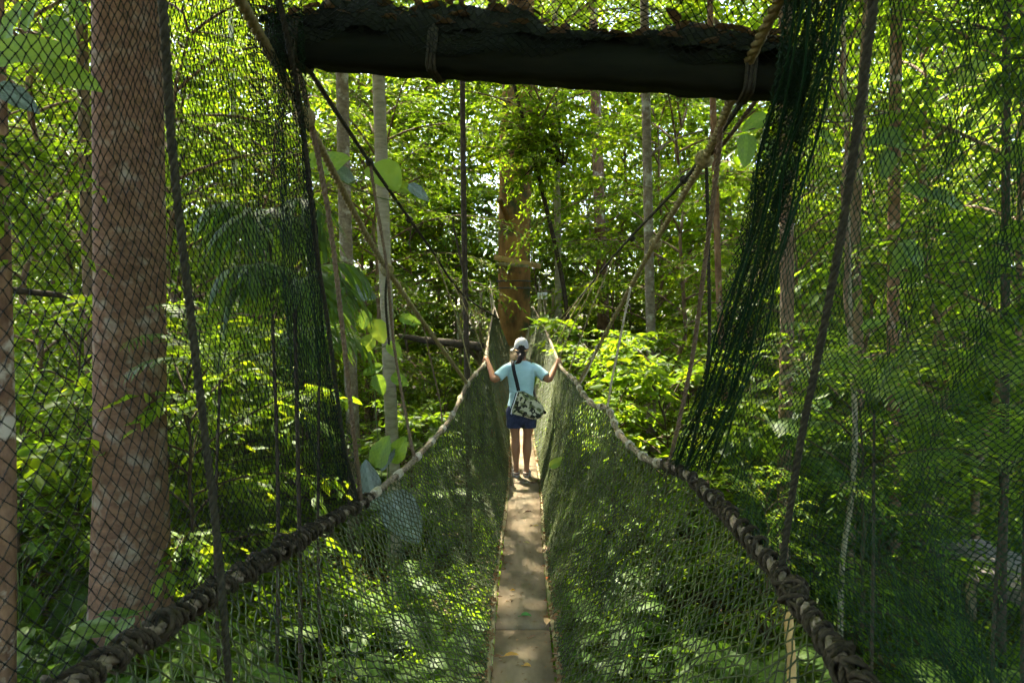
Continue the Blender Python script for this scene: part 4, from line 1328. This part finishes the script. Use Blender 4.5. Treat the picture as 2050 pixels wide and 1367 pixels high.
# ------------------------------------------------------------------ far forest and ground cover (uncountable masses)
gf = np.random.default_rng(31)
NT = 95000
y = 29 + 34 * gf.uniform(0, 1, NT) ** 1.2
x = gf.uniform(-1, 1, NT) * (y * 0.92)
z = gf.uniform(0, 1, NT) ** 0.95 * (9 + 0.57 * y)
cl = np.sin(x * 0.9 + 1.3 * np.sin(z * 0.5)) + np.sin(y * 0.8 + z * 0.7) + np.sin(z * 1.1 + x * 0.45)
keep = cl + gf.normal(0, 0.9, NT) > np.where(z > 10, -0.55, -1.2)
ts = np.stack([x, y, z], 1)[keep]
td = norm(np.stack([gf.normal(0, 1, len(ts)), gf.normal(0, 1, len(ts)), gf.normal(0, 0.45, len(ts))], 1))
V, F, rn = sprays(ts, td, gf.uniform(0.9, 1.9, len(ts)), 7, 0.40, 0.42, gf)
o = tag(obj('forest', mesh('forest', V, F, 'leaf', False, rn)), 'leafy wall of distant rainforest behind all the trunks', 'forest', kind='stuff')
o.color = (0.55, 0.55, 0.55, 1)
NT = 60000
y = 2.2 + 34 * gf.uniform(0, 1, NT) ** 1.4
x = gf.uniform(-1, 1, NT) * (2.5 + y * 0.85)
z = gz(x, y) + gf.uniform(0, 0.22, NT)
cl = np.sin(x * 1.3 + 2 * np.sin(y * 0.7)) + np.sin(y * 1.7 + 0.5 * x)
keep = cl + gf.normal(0, 0.7, NT) > -0.55
ts = np.stack([x, y, z], 1)[keep]
td = norm(np.stack([gf.normal(0, 1, len(ts)), gf.normal(0, 1, len(ts)), gf.uniform(0.2, 1.6, len(ts))], 1))
V, F, rn = sprays(ts, td, gf.uniform(0.15, 0.55, len(ts)), 6, 0.13, 0.40, gf)
o = tag(obj('undergrowth', mesh('undergrowth', V, F, 'leaf', False, rn)), 'low green seedlings covering the forest floor', 'undergrowth', kind='stuff')
o.color = (0.2, 0.2, 0.2, 1)
# unseen leafy canopy overhead and behind, added to keep the platform in shade
NT = 27000
y = gf.uniform(-18, 12, NT)
x = gf.uniform(-20, 22, NT)
z = 12.2 + 0.36 * np.clip(y, 0, 30) + gf.uniform(0, 3.5, NT)
cl = np.sin(x * 0.8 + 1.1 * np.sin(y * 0.6)) + np.sin(y * 0.9 + 0.4 * x)
keep = cl + gf.normal(0, 0.5, NT) > -0.55
ts = np.stack([x, y, z], 1)[keep]
td = norm(np.stack([gf.normal(0, 1, len(ts)), gf.normal(0, 1, len(ts)), gf.normal(0, 0.35, len(ts))], 1))
V, F, rn = sprays(ts, td, gf.uniform(0.6, 1.3, len(ts)), 9, 0.30, 0.45, gf)
o = tag(obj('canopy', mesh('canopy', V, F, 'leaf', False, rn)), 'unseen leafy canopy added over the platform for shade', 'canopy', kind='stuff')
o.color = (0.25, 0.25, 0.25, 1)
# ------------------------------------------------------------------ the walker
def loft(rings, seg=20):
    """rings: (x, y, z, rx, ry) horizontal ellipses, bottom to top, closed"""
    rings = np.array(rings, float)
    a = np.arange(seg) / seg * 2 * math.pi
    V = np.stack([rings[:, :1] + rings[:, 3:4] * np.cos(a), rings[:, 1:2] + rings[:, 4:5] * np.sin(a), np.repeat(rings[:, 2:3], seg, 1)], -1)
    n = len(rings)
    i, j = np.meshgrid(np.arange(n - 1), np.arange(seg), indexing='ij')
    k = (j + 1) % seg
    F = np.stack([i * seg + j, i * seg + k, (i + 1) * seg + k, (i + 1) * seg + j], -1).reshape(-1, 4)
    V = np.concatenate([V.reshape(-1, 3), rings[:1, :3], rings[-1:, :3]])
    jj = np.arange(seg)
    kk = (jj + 1) % seg
    T = np.concatenate([np.stack([np.full(seg, n * seg), kk, jj], -1), np.stack([np.full(seg, n * seg + 1), (n - 1) * seg + jj, (n - 1) * seg + kk], -1)])
    return V, [F, T]


def limb(pts, rs, n=16, sides=14):
    p = smoothpath(pts, n)
    s = np.linspace(0, 1, len(rs))
    q = tube(p, np.interp(np.linspace(0, 1, n), s, rs), sides)
    return q


def ball(c, r, seg=16):
    a = np.linspace(-math.pi / 2 + 0.12, math.pi / 2 - 0.12, 10)
    return loft([(c[0], c[1], c[2] + r[2] * math.sin(t), r[0] * math.cos(t), r[1] * math.cos(t)) for t in a], seg)


def melt(name, pieces, mat, voxel, parent, it=6, loc=None):
    """one continuous skin over overlapping pieces"""
    mb = MB()
    for q in pieces:
        mb.add(q)
    V, F = mb.geo()
    me = mesh(name, V, F)
    o = bpy.data.objects.new('tmp', me)
    COL.objects.link(o)
    m = o.modifiers.new('r', 'REMESH')
    m.mode = 'VOXEL'
    m.voxel_size = voxel
    m2 = o.modifiers.new('s', 'SMOOTH')
    m2.iterations = it
    m2.factor = 0.5
    bpy.context.view_layer.update()
    dg = bpy.context.evaluated_depsgraph_get()
    res = bpy.data.meshes.new_from_object(o.evaluated_get(dg))
    res.name = name
    bpy.data.objects.remove(o)
    res.materials.clear()
    res.materials.append(M[mat])
    res.polygons.foreach_set('use_smooth', np.ones(len(res.polygons), bool))
    return obj(name, res, parent, loc)


PS = 1.03
PY = 8.40
ploc = np.array([0.116, PY, float(bz(PY)) + 0.001])
man = thing('person', 'person in blue shirt, denim shorts and grey cap walking away along the footbridge holding both handrails', 'person', ploc)
man['label'] = 'person in light blue shirt and grey cap seen from behind on the footbridge'
man.scale = (PS, PS, PS)


def grip(path, d):
    hp = smoothpath(path, 900)
    k = int(np.argmin(abs(hp[:, 1] - d)))
    c = (hp[k] - ploc) / PS
    t = norm(hp[k + 3] - hp[k - 3])
    return c, t * (1 if t[1] > 0 else -1)


body = [loft([(0, -.01, .645, .02, .02), (0, -.012, .67, .12, .085), (0, -.015, .72, .158, .112), (0, -.018, .80, .160, .115), (0, -.005, .90, .138, .098), (0, 0, .98, .128, .092), (0, .004, 1.08, .138, .098),
              (0, 0, 1.19, .152, .10), (0, -.006, 1.28, .158, .092), (0, -.008, 1.335, .135, .075), (0, -.004, 1.37, .085, .06), (0, 0, 1.40, .052, .052), (0, .008, 1.45, .049, .051), (0, .012, 1.50, .047, .05)]),
        ball((0, .025, 1.535), (.070, .088, .108), 22), ball((0, .045, 1.475), (.056, .06, .055))]
body.append(limb([(0, .108, 1.545), (0, .128, 1.515), (0, .112, 1.505)], [.008, .014, .009], 8, 8))          # nose
body.append(limb([(-.022, .098, 1.478), (0, .106, 1.478), (.022, .098, 1.478)], [.005, .008, .005], 8, 8))     # lips
for s in (-1, 1):
    body.append(ball((s * .071, .015, 1.525), (.009, .018, .030)))
    body.append(ball((s * .028, .100, 1.545), (.014, .010, .009)))
    # leg: hip, knee, calf, ankle
    body.append(limb([(s * .082, -.012, .76), (s * .080, -.006, .62), (s * .070, .004, .46), (s * .068, -.014, .33), (s * .064, -.012, .18), (s * .062, -.012, .07)],
                     [.094, .088, .070, .055, .050, .056, .054, .042, .033, .032], 28, 16))
    body.append(limb([(s * .062, -.055, .038), (s * .062, -.01, .05), (s * .068, .07, .042), (s * .074, .165, .028)], [.026, .036, .036, .028], 12, 12))
    for q in range(5):
        x0 = s * (.052 + .0115 * q)
        body.append(limb([(x0, .145, .026), (x0 + s * .002, .185 - .007 * q, .022)], [.010, .008 if q else .010], 5, 8))
HT = {}
for s, path in ((-1, LPath), (1, RPath)):
    c, t = grip(path, PY + 0.19)
    HT[s] = (c, t)
    side = norm(np.cross(t, UP)) * (1 if np.cross(t, UP)[0] * s > 0 else -1)     # outward
    upv = norm(np.cross(side, t) * (1 if np.cross(side, t)[2] > 0 else -1))
    el = np.array([s * .315, -.085, 1.165])
    wr = c + upv * .034 - t * .075 - side * .02
    body.append(limb([(s * .135, -.005, 1.30), (s * .20, -.025, 1.262), el, el + (wr - el) * .35 + [s * .008, 0, -.004], wr], [.058, .052, .046, .041, .040, .038, .034, .028, .024], 24, 14))
    palm = [wr, wr + (c + upv * .036 - wr) * .55 + upv * .004, c + upv * .037 + t * .0]
    body.append(limb(palm, [.025, .030, .032], 8, 10))
    body.append(limb([c + upv * .035 - t * .03 + side * .008, c + upv * .037 + t * .035 + side * .010], [.018, .017], 6, 10))
    for q in range(4):
        ln = (.86, 1.0, .96, .8)[q]
        cc = c + t * (.033 - .0215 * q)
        ang = [rad(a) for a in (75, 45, 12, -22 * ln, -60 * ln)]
        pts = [cc + side * math.cos(a) * .030 + upv * math.sin(a) * (.034 if a > .3 else .030) for a in ang]
        body.append(limb(pts, [.0092, .0088, .0082, .0074, .0062], 12, 8))
    ang = [rad(a) for a in (112, 150, 185, 205)]
    pts = [c + t * o_ + side * math.cos(a) * .032 + upv * math.sin(a) * .032 for a, o_ in zip(ang, (-.03, -.012, .01, .026))]
    body.append(limb(pts, [.0125, .0110, .0100, .0078], 10, 8))
melt('body', body, 'skin', 0.0045, man, 4)
shirt = [loft([(0, -.015, .795, .176, .130), (0, -.014, .83, .172, .127), (0, -.004, .92, .152, .112), (0, 0, 1.0, .143, .106), (0, .003, 1.09, .152, .112), (0, 0, 1.19, .166, .114), (0, -.006, 1.28, .172, .106),
               (0, -.008, 1.335, .150, .090), (0, -.006, 1.365, .105, .074), (0, -.004, 1.385, .072, .064)], 26)]
g = np.random.default_rng(2)
for s in (-1, 1):
    el = np.array([s * .315, -.085, 1.165])
    a0 = np.array([s * .135, -.005, 1.30])
    shirt.append(limb([(s * .11, -.005, 1.305), (s * .195, -.022, 1.268), a0 + (el - a0) * .83 + [0, 0, .004]], [.068, .067, .064, .064, .066], 12, 16))
for q in range(7):       # drawn folds across the back
    z0 = .86 + .065 * q + g.uniform(-.02, .02)
    s = 1 if q % 2 else -1
    w0 = .118
    shirt.append(limb([(s * w0, -.058, z0 + .035), (s * .05, -.103, z0), (-s * .04, -.108, z0 - .012)], [.010, .013, .006], 8, 8))
melt('shirt', shirt, 'shirt', 0.007, man, 5)
sh = [loft([(0, -.016, .60, .05, .05), (0, -.016, .635, .14, .108), (0, -.016, .70, .184, .128), (0, -.018, .79, .184, .128), (0, -.014, .86, .165, .118)], 24)]
for s in (-1, 1):
    sh.append(loft([(s * .083, -.010, .585, .098, .104), (s * .083, -.010, .61, .098, .103), (s * .083, -.012, .69, .096, .108), (s * .08, -.014, .75, .09, .11)], 20))
melt('shorts', sh, 'shorts', 0.007, man, 4)
# hair: cap of hair, nape and ponytail
hair = [ball((0, -.004, 1.545), (.078, .090, .100), 20), limb([(0, -.055, 1.51), (0, -.082, 1.46), (-.008, -.088, 1.41)], [.052, .05, .036], 10, 12),
        limb([(.0, -.095, 1.475), (-.012, -.125, 1.44), (-.030, -.128, 1.385), (-.075, -.118, 1.355)], [.024, .034, .030, .010], 14, 10)]
melt('hair', hair, 'hair', 0.006, man, 3)
capg = []
a = np.linspace(0.0, math.pi / 2 - 0.1, 10)
rings = [(0, .016, 1.548 - .018, .088, .106)] + [(0, .016 - .004 * math.sin(t), 1.548 + .112 * math.sin(t), .089 * math.cos(t) ** 0.8, .107 * math.cos(t) ** 0.8) for t in a]
capg.append(loft(rings, 28))
cp = melt('cap', capg, 'cap', 0.005, man, 2)
# brim turned to the walker's left
u = np.linspace(0, 1, 7)
ang = np.linspace(-1.0, 1.0, 15) + math.pi / 2 + 0.75
top = []
for f in u:
    rx, ry = .087 + .075 * f * 1.0, .105 + .068 * f
    sc_ = np.sqrt(np.clip(np.cos((ang - (math.pi / 2 + 0.75)) * 1.45), 0, 1))
    r_ = 1 + (0.78 * f) * sc_
    top.append(np.stack([.087 * np.cos(ang) * r_, .016 + .105 * np.sin(ang) * r_, np.full(15, 1.537) - .022 * (f ** 1.5) - .012 * (np.abs(ang - math.pi / 2 - .75)) ** 2 * f], 1))
T_ = np.array(top)
B_ = T_ - [0, 0, .005]
V = np.concatenate([T_.reshape(-1, 3), B_.reshape(-1, 3)])
i, j = np.meshgrid(np.arange(6), np.arange(14), indexing='ij')
F1 = np.stack([i * 15 + j, (i + 1) * 15 + j, (i + 1) * 15 + j + 1, i * 15 + j + 1], -1).reshape(-1, 4)
F2 = F1[:, ::-1] + 105
jj = np.arange(14)
E = np.stack([90 + jj, 195 + jj, 196 + jj, 91 + jj], -1)
obj('brim', mesh('brim', V, [F1, F2, E], 'cap', True), cp)
obj('button', mesh('button', *ball((0, .012, 1.664), (.008, .008, .005), 10), 'cap', True), cp)
obj('cap_strap', mesh('cap_strap', *limb([(.075, -.045, 1.515), (.045, -.085, 1.505), (0, -.104, 1.50), (-.045, -.085, 1.505), (-.075, -.045, 1.515)], [.008] * 5, 16, 8), 'tan', True), cp)
for s in (-1, 1):
    sole = [limb([(s * .062, -.075, .012), (s * .062, -.03, .014), (s * .067, .06, .014), (s * .073, .165, .012), (s * .074, .19, .012)], [.026, .038, .040, .040, .022], 14, 14)]
    V, F = sole[0]
    V = V.copy()
    V[:, 2] = np.clip(V[:, 2], 0.0, 0.022)
    so_ = obj('sandal', mesh('sandal', V, F, 'sandal', True), man)
    a = np.linspace(-.3, math.pi + .3, 14)
    for yy, rx, hh in ((.075, .043, .066), (-.03, .040, .082)):
        p = np.stack([s * .067 + rx * np.cos(a), yy + .01 * np.sin(a), .012 + hh * np.clip(np.sin(a), -.1, 1) ** 1.0], 1)
        obj('sandal_strap', mesh('sandal_strap', *tube(p, 0.010, 8), 'sandal', True), so_)
    p = np.stack([s * .062 + .036 * np.cos(a + math.pi), -.045 - .034 * np.sin(np.clip(a, 0, math.pi)), np.full(14, .05)], 1)
    obj('heel_strap', mesh('heel_strap', *tube(p, 0.008, 8), 'sandal', True), so_)

# ------------------------------------------------------------------ camouflage shoulder bag (hangs on the walker)
bag = thing('shoulder_bag', 'camouflage shoulder bag on a black strap hanging behind the person', 'bag', ploc)
bag.scale = (PS, PS, PS)
outl = np.array([(-.045, 1.035), (.02, 1.035), (.085, 1.0), (.15, .965), (.215, .905), (.262, .84), (.258, .775), (.225, .725), (.16, .705), (.08, .72), (0, .745), (-.075, .762), (-.118, .775), (-.105, .84), (-.075, .93)])
m_ = len(outl)
cen = outl.mean(0)
rows = []
for y_, k_ in ((-.128, .90), (-.140, 1.0), (-.19, 1.0), (-.235, .97), (-.262, .86), (-.272, .6), (-.274, .2)):
    q = cen + (outl - cen) * k_
    rows.append(np.stack([q[:, 0], np.full(m_, y_) + .012 * np.sin(q[:, 0] * 30 + q[:, 1] * 18), q[:, 1]], 1))
V = np.array(rows)
n = len(rows)
i, j = np.meshgrid(np.arange(n - 1), np.arange(m_), indexing='ij')
k = (j + 1) % m_
F = np.stack([i * m_ + j, i * m_ + k, (i + 1) * m_ + k, (i + 1) * m_ + j], -1).reshape(-1, 4)
V = np.concatenate([V.reshape(-1, 3), V[0].mean(0)[None], V[-1].mean(0)[None]])
jj = np.arange(m_)
kk = (jj + 1) % m_
T = np.concatenate([np.stack([np.full(m_, n * m_), kk, jj], -1), np.stack([np.full(m_, n * m_ + 1), (n - 1) * m_ + jj, (n - 1) * m_ + kk], -1)])
bb = melt('bag_body', [(V, [F, T]), limb([(.02, -.26, .99), (.09, -.285, .93), (.17, -.27, .86)], [.012, .018, .010], 10, 8), limb([(-.06, -.25, .83), (.03, -.285, .80), (.13, -.28, .76)], [.008, .018, .010], 10, 8)], 'camo', 0.006, bag, 8)
edge = smoothpath([(-.050, -.238, 1.03), (-.080, -.246, .93), (-.112, -.246, .84), (-.124, -.238, .775)], 14)
obj('zip', mesh('zip', *tube(edge, 0.006, 6), 'white', True), bb)
obj('piping', mesh('piping', *tube(edge + [-.011, .004, 0], 0.008, 6), 'strap', True), bb)
obj('side_tab', mesh('side_tab', *limb([(.245, -.2, .80), (.285, -.2, .785)], [.026, .014], 6, 8), 'strap', True), bb)


def strip(pts, nrm, w, th=.004):
    p = smoothpath(pts, 18)
    t = np.gradient(p, axis=0)
    nn = np.stack([np.interp(np.linspace(0, 1, 18), np.linspace(0, 1, len(nrm)), np.array(nrm, float)[:, q]) for q in range(3)], 1)
    s = norm(np.cross(t, nn)) * w / 2
    nn = norm(nn) * th / 2
    V = np.stack([p + s + nn, p - s + nn, p - s - nn, p + s - nn], 1).reshape(-1, 3)
    i, j = np.meshgrid(np.arange(17), np.arange(4), indexing='ij')
    k = (j + 1) % 4
    return V, [np.stack([i * 4 + j, i * 4 + k, (i + 1) * 4 + k, (i + 1) * 4 + j], -1).reshape(-1, 4)]


obj('strap', mesh('strap', *strip([(-.095, .03, 1.392), (-.100, -.04, 1.392), (-.102, -.095, 1.345), (-.085, -.128, 1.25), (-.060, -.138, 1.15), (-.035, -.165, 1.04)],
                                  [(0, .3, 1), (0, -.3, 1), (0, -.8, .6), (0, -1, .15), (0, -1, 0), (0, -1, 0)], .042), 'strap'), bag)
obj('strap', mesh('strap', *strip([(-.095, .03, 1.392), (-.06, .10, 1.31), (.03, .135, 1.18), (.13, .12, 1.05), (.178, .03, .95), (.185, -.06, .93), (.17, -.16, .95)],
                                  [(0, .3, 1), (0, .9, .5), (0, 1, .1), (.4, .9, 0), (1, .1, 0), (1, -.2, 0), (.6, -.8, .2)], .042), 'strap'), bag)


# ------------------------------------------------------------------ fallen leaves on the boards
def deckpt(px, py):
    d = 1.872 * FPX / (py - 650.5)
    for _ in range(4):
        d = (CZ - float(bz(d)) - 0.002) * FPX / (py - 650.5)
    return np.array([(px - 1025) / FPX * d, d, float(bz(d)) + 0.003])


FL = [(1024, 1320, .085, 10, (.55, .30, .06), 'long golden brown fallen leaf', .34), (1056, 1341, .045, -15, (.60, .33, .07), 'small orange fallen leaf', .6), (1099, 1256, .085, 70, (.50, .34, .17), 'large curled tan fallen leaf', .62),
      (1054, 1240, .07, 5, (.10, .26, .06), 'green fallen leaf', .5), (1066, 1281, .055, 40, (.20, .12, .07), 'narrow brown fallen leaf', .3), (1027, 1186, .03, 0, (.70, .36, .04), 'tiny bright orange fallen leaf', .6),
      (1026, 1209, .035, 60, (.06, .035, .02), 'small dark curled fallen leaf', .5), (1058, 1027, .07, 15, (.13, .07, .04), 'dark brown fallen leaf', .45), (1074, 1055, .05, 10, (.50, .38, .10), 'small yellow fallen leaf', .4),
      (1055, 1090, .045, -20, (.45, .38, .14), 'pale yellow fallen leaf', .4), (1068, 968, .07, 0, (.22, .12, .07), 'reddish brown fallen leaf', .5), (1096, 1165, .05, 80, (.55, .16, .05), 'rust red fallen leaf', .5),
      (1018, 958, .05, 50, (.55, .40, .08), 'curled yellow fallen leaf', .5), (1092, 1110, .06, 60, (.36, .27, .17), 'pale tan fallen leaf', .55)]
AT_ = ['lying at the bottom of the nearest board', 'beside the long golden leaf on the nearest board', 'on the right edge pole at the board seam', 'on the second board above the seam', 'just below the board seam', 'in the sunlit patch on the second board',
       'below the sunlit patch', 'in the middle of the second board', 'at the right side of the second board', 'near the centre above the sunlit patch', 'by the far board seam behind the person', 'on the right edge above the sunlit patch', 'on the left edge behind the feet', 'against the right edge pole halfway along']
gl = np.random.default_rng(77)
for k, (px, py, L, ang, c, w1, W) in enumerate(FL):
    m = M.setdefault('fl%d' % k, noisy('fallen_leaf_%d' % k, tuple(q * .75 for q in c), c, scale=30, bump=0.2, rough=0.6))
    p = deckpt(px, py)
    if k in (2, 11, 13):
        p[2] += 0.012
    d = np.array([math.cos(rad(ang)), math.sin(rad(ang)), 0.12])
    V, F = bigleaf(np.zeros(3) - d * L / 2, d, norm(np.array([0, -0.25, 1.0]) + gl.normal(0, .15, 3)), L, W, gl, cup=0.5)
    V = V - [0, 0, V[:, 2].min()]
    mb = MB().add((V, F))
    e = V[(len(V) // 9) * 0 + 4]
    mb.add(tube(smoothpath([e, e - d * L * .18, e - d * L * .34 + [0.004, 0, .004]], 5), 0.0016, 5))
    o = obj('fallen_leaf', mesh('fallen_leaf', *mb.geo(), m, True), None, p)
    tag(o, f'{w1} {AT_[k]}', 'leaf', 'fallen leaves on the boards')
# crumbs of litter caught along the edge poles
N = 900
d = 2.6 + 9 * gl.uniform(0, 1, N) ** 1.4
sd = np.where(gl.uniform(0, 1, N) < .5, -1, 1)
pos = np.stack([bx(d) + sd * (0.185 + gl.normal(0.012, .016, N)), d, bz(d) + 0.012 + np.abs(gl.normal(0, .012, N))], 1)
dd = norm(gl.normal(0, 1, (N, 3)) * [1, 1, .5])
nn = norm(UP + gl.normal(0, .6, (N, 3)))
V, F, rn = leafcloud(pos, dd, nn, gl.uniform(.015, .055, N), gl.uniform(.3, .6, N), 0.4)
tag(obj('leaf_crumbs', mesh('leaf_crumbs', V, F, 'litter', False, rn)), 'dry leaf crumbs caught along both edge poles of the footbridge', 'leaf litter', kind='stuff')
N = 420
d = 2.6 + 7 * gl.uniform(0, 1, N) ** 1.4
pos = np.stack([bx(d) + gl.uniform(-.15, .15, N), d, bz(d) + 0.004], 1)
dd = norm(gl.normal(0, 1, (N, 3)) * [1, 1, .05])
V, F, rn = leafcloud(pos, dd, norm(UP + gl.normal(0, .1, (N, 3))), gl.uniform(.008, .032, N), gl.uniform(.15, .5, N), 0.2)
tag(obj('leaf_crumbs', mesh('leaf_crumbs', V, F, 'litter', False, rn)), 'tiny bits of bark and leaf strewn over the boards', 'leaf litter', kind='stuff')


# ------------------------------------------------------------------ broad leaves singled out by the photograph
def leafy(name, label, cat, leaves, stem, tone, mat='leaf_big', parts='leaf', sr=0.006, group=None):
    """leaves: (px, py of the leaf's middle, depth, length px, image angle deg, width ratio, tone); stem: (px, py, d) polyline or a list of such"""
    org = P(*leaves[0][:3])
    t = thing(name, label, cat, org, 0, group)
    stems = stem if isinstance(stem[0][0], (tuple, list)) else [stem]
    mb = MB()
    for st in stems:
        q = P(*np.array(st, float).T)
        mb.add(tube(smoothpath(q, 20) - org, np.linspace(sr, sr * .6, 20), 6))
    so_ = mb.obj('stem', 'stem_green' if mat != 'dark' else 'twig', t)
    for (px, py, d, Lp, ang, W, tn) in leaves:
        g = np.random.default_rng(int(px * 7 + py))
        L = Lp / FPX * d
        a = rad(ang)
        dr = norm(np.array([math.cos(a), g.uniform(-.35, .05), math.sin(a)]))
        nr = norm(np.array([0, -1.0, 0.55]) + g.normal(0, .25, 3))
        c = P(px, py, d) - org - dr * L / 2
        V, F = bigleaf(c, dr, nr, L, W, g, heart=0.5, cup=.15, nl=12, nw=5)
        o = obj(parts, mesh('leaf', V, F, 'leaf_sheen' if tn < 0.25 and mat != 'dark' else 'leaf_big', True, leaftone(len(F), 5, g)), t)
        o.color = (tn, tn, tn, 1)
    return t


leafy('climbing_plant', 'young climber with heart shaped bright green leaves beside the left olive rope', 'climber',
      [(772, 352, 5.2, 78, -40, .95, .75), (668, 328, 5.2, 72, 20, .8, .7), (690, 352, 5.3, 50, -35, .6, .2), (838, 384, 5.2, 52, -35, .45, .2), (806, 376, 5.3, 55, -20, .5, .6), (628, 322, 5.3, 46, 200, .8, .7), (652, 310, 5.35, 48, 12, .4, .3)],
      [[(600, 345, 5.2), (660, 352, 5.25), (740, 390, 5.3), (815, 408, 5.3)], [(700, 368, 5.25), (740, 345, 5.2)]], .5, group='broad leaved climbers')
leafy('climbing_plant', 'climber with broad green leaves, some in painted grey sheen, wound up the pale smooth trunk', 'climber',
      [(722, 588, 6.5, 66, -10, .55, .15), (668, 600, 6.4, 56, 235, .7, .15), (705, 575, 6.6, 40, 60, .6, .5), (758, 662, 6.6, 52, -60, .7, .65), (735, 690, 6.5, 42, 230, .7, .6), (790, 700, 6.6, 40, -50, .7, .4), (712, 552, 6.7, 48, 30, .4, .5),
       (745, 740, 6.6, 45, 200, .5, .3), (800, 760, 6.7, 40, -30, .6, .4), (730, 640, 6.6, 40, 250, .7, .55), (820, 640, 6.7, 46, -15, .45, .5), (760, 770, 6.6, 44, -70, .6, .3), (690, 640, 6.6, 36, 120, .6, .4)],
      [[(765, 960, 6.7), (752, 820, 6.7), (748, 700, 6.6), (735, 620, 6.6), (705, 560, 6.7)], [(748, 700, 6.6), (800, 680, 6.7), (830, 640, 6.7)]], .3, group='broad leaved climbers')
leafy('broad_leaf_plant', 'plant with very large leaves in painted bluish grey sheen poking over the left handrail', 'plant',
      [(742, 972, 4.9, 105, 105, .5, .1), (808, 1035, 4.8, 118, -58, .62, .1), (762, 905, 5.4, 70, 70, .6, .3), (797, 900, 5.5, 62, 60, .6, .3), (772, 915, 5.5, 60, 250, .5, .2)],
      [[(790, 1290, 5.2), (780, 1100, 5.0), (765, 1000, 4.9)], [(780, 1100, 5), (778, 930, 5.5)]], .1, sr=.009)
leafy('overhanging_branch', 'branch with big bright green blurred leaves in the upper left corner', 'branch',
      [(50, 100, 3.2, 190, 8, .42, .6), (140, 150, 3.3, 150, -22, .36, .45), (28, 190, 3.1, 110, -25, .42, .0), (60, 20, 3.4, 90, 80, .4, .4), (120, 60, 3.4, 100, -40, .4, .3), (150, 10, 3.5, 90, 120, .3, .3), (20, 45, 3.5, 100, 60, .4, .35)],
      [[(-120, 150, 3.4), (-20, 125, 3.35), (90, 60, 3.4), (180, 0, 3.5)], [(-40, 128, 3.3), (60, 170, 3.2)]], .5, group='leafy branches close to the nets')
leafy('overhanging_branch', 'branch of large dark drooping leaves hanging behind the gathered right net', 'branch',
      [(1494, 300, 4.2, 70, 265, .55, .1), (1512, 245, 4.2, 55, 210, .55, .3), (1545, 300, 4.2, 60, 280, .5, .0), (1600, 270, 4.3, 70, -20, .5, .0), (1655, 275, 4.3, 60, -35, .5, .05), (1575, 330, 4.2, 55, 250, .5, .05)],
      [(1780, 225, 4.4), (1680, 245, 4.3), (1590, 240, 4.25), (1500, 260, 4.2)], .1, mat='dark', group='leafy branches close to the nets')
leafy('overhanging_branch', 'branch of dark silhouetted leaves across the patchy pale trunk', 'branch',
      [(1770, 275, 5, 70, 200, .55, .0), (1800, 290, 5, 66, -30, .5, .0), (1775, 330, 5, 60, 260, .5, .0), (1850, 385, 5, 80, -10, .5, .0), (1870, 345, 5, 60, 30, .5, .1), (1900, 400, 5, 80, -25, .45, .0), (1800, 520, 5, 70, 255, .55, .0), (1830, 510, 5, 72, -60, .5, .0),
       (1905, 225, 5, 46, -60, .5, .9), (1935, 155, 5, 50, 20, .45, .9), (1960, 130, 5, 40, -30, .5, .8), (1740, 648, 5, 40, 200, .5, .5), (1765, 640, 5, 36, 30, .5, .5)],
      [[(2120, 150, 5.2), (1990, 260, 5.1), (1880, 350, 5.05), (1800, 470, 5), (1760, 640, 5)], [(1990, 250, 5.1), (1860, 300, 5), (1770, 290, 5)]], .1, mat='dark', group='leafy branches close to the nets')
leafy('green_leaf', 'single bright green leaf caught in the right side net near the person', 'leaf', [(1115, 925, 6.6, 36, 35, .5, .95)], [(1103, 934, 6.62), (1096, 944, 6.64)], .9, sr=.0015)

# ------------------------------------------------------------------ palms close by
proto('droop0', *palm_geo(240, 11, 1.05, 0.05, leaflet=1.0, npair=8, arch=1.2, wide=0.10, hang=0.85), 'twig', 'leaf_palm')
proto('droop1', *palm_geo(241, 8, 1.8, 0.05, leaflet=0.5, npair=19, arch=0.8, wide=0.05, hang=0.3), 'stem_green', 'leaf_palm')


def palm_at(px, py, d, kind, tone, label, s=1.0, rz=0.0, group='palms close to the nets'):
    top = P(px, py, d)
    g0 = float(gz(top[0], top[1])) - 0.1
    t = thing('palm', label, 'palm', (top[0], top[1], g0), rz, group)
    h = top[2] - g0
    st = smoothpath([[0, 0, 0], [0.05, 0.02, h * .5], [0, 0, h]], 14)
    obj('stem', mesh('stem', *tube(st, np.linspace(.019, .012, 14), 9), 'bark_dark', True), t)
    w_, c_ = PROTO[kind]
    for nm, me in (('stalks', w_), ('fronds', c_)):
        o = obj(nm, me, t, (0, 0, h))
        o.scale = (s, s, s)
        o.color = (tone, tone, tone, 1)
    return t


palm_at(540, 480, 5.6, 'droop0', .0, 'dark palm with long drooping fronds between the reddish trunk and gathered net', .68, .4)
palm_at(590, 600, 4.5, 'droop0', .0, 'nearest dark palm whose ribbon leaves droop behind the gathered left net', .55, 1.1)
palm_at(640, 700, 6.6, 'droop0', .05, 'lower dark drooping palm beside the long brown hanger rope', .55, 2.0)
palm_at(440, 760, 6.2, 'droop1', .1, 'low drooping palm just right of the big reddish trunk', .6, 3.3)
palm_at(2060, 790, 6.2, 'droop1', .6, 'palm with a sunlit arching frond at the right edge', .85, .9)
palm_at(2010, 960, 5.4, 'droop1', .2, 'dark feathery palm in front of the boardwalk', .55, 2.2)
palm_at(1750, 820, 6.4, 'droop1', .15, 'shaded palm low behind the dark slanting rope', .7, 4.0)
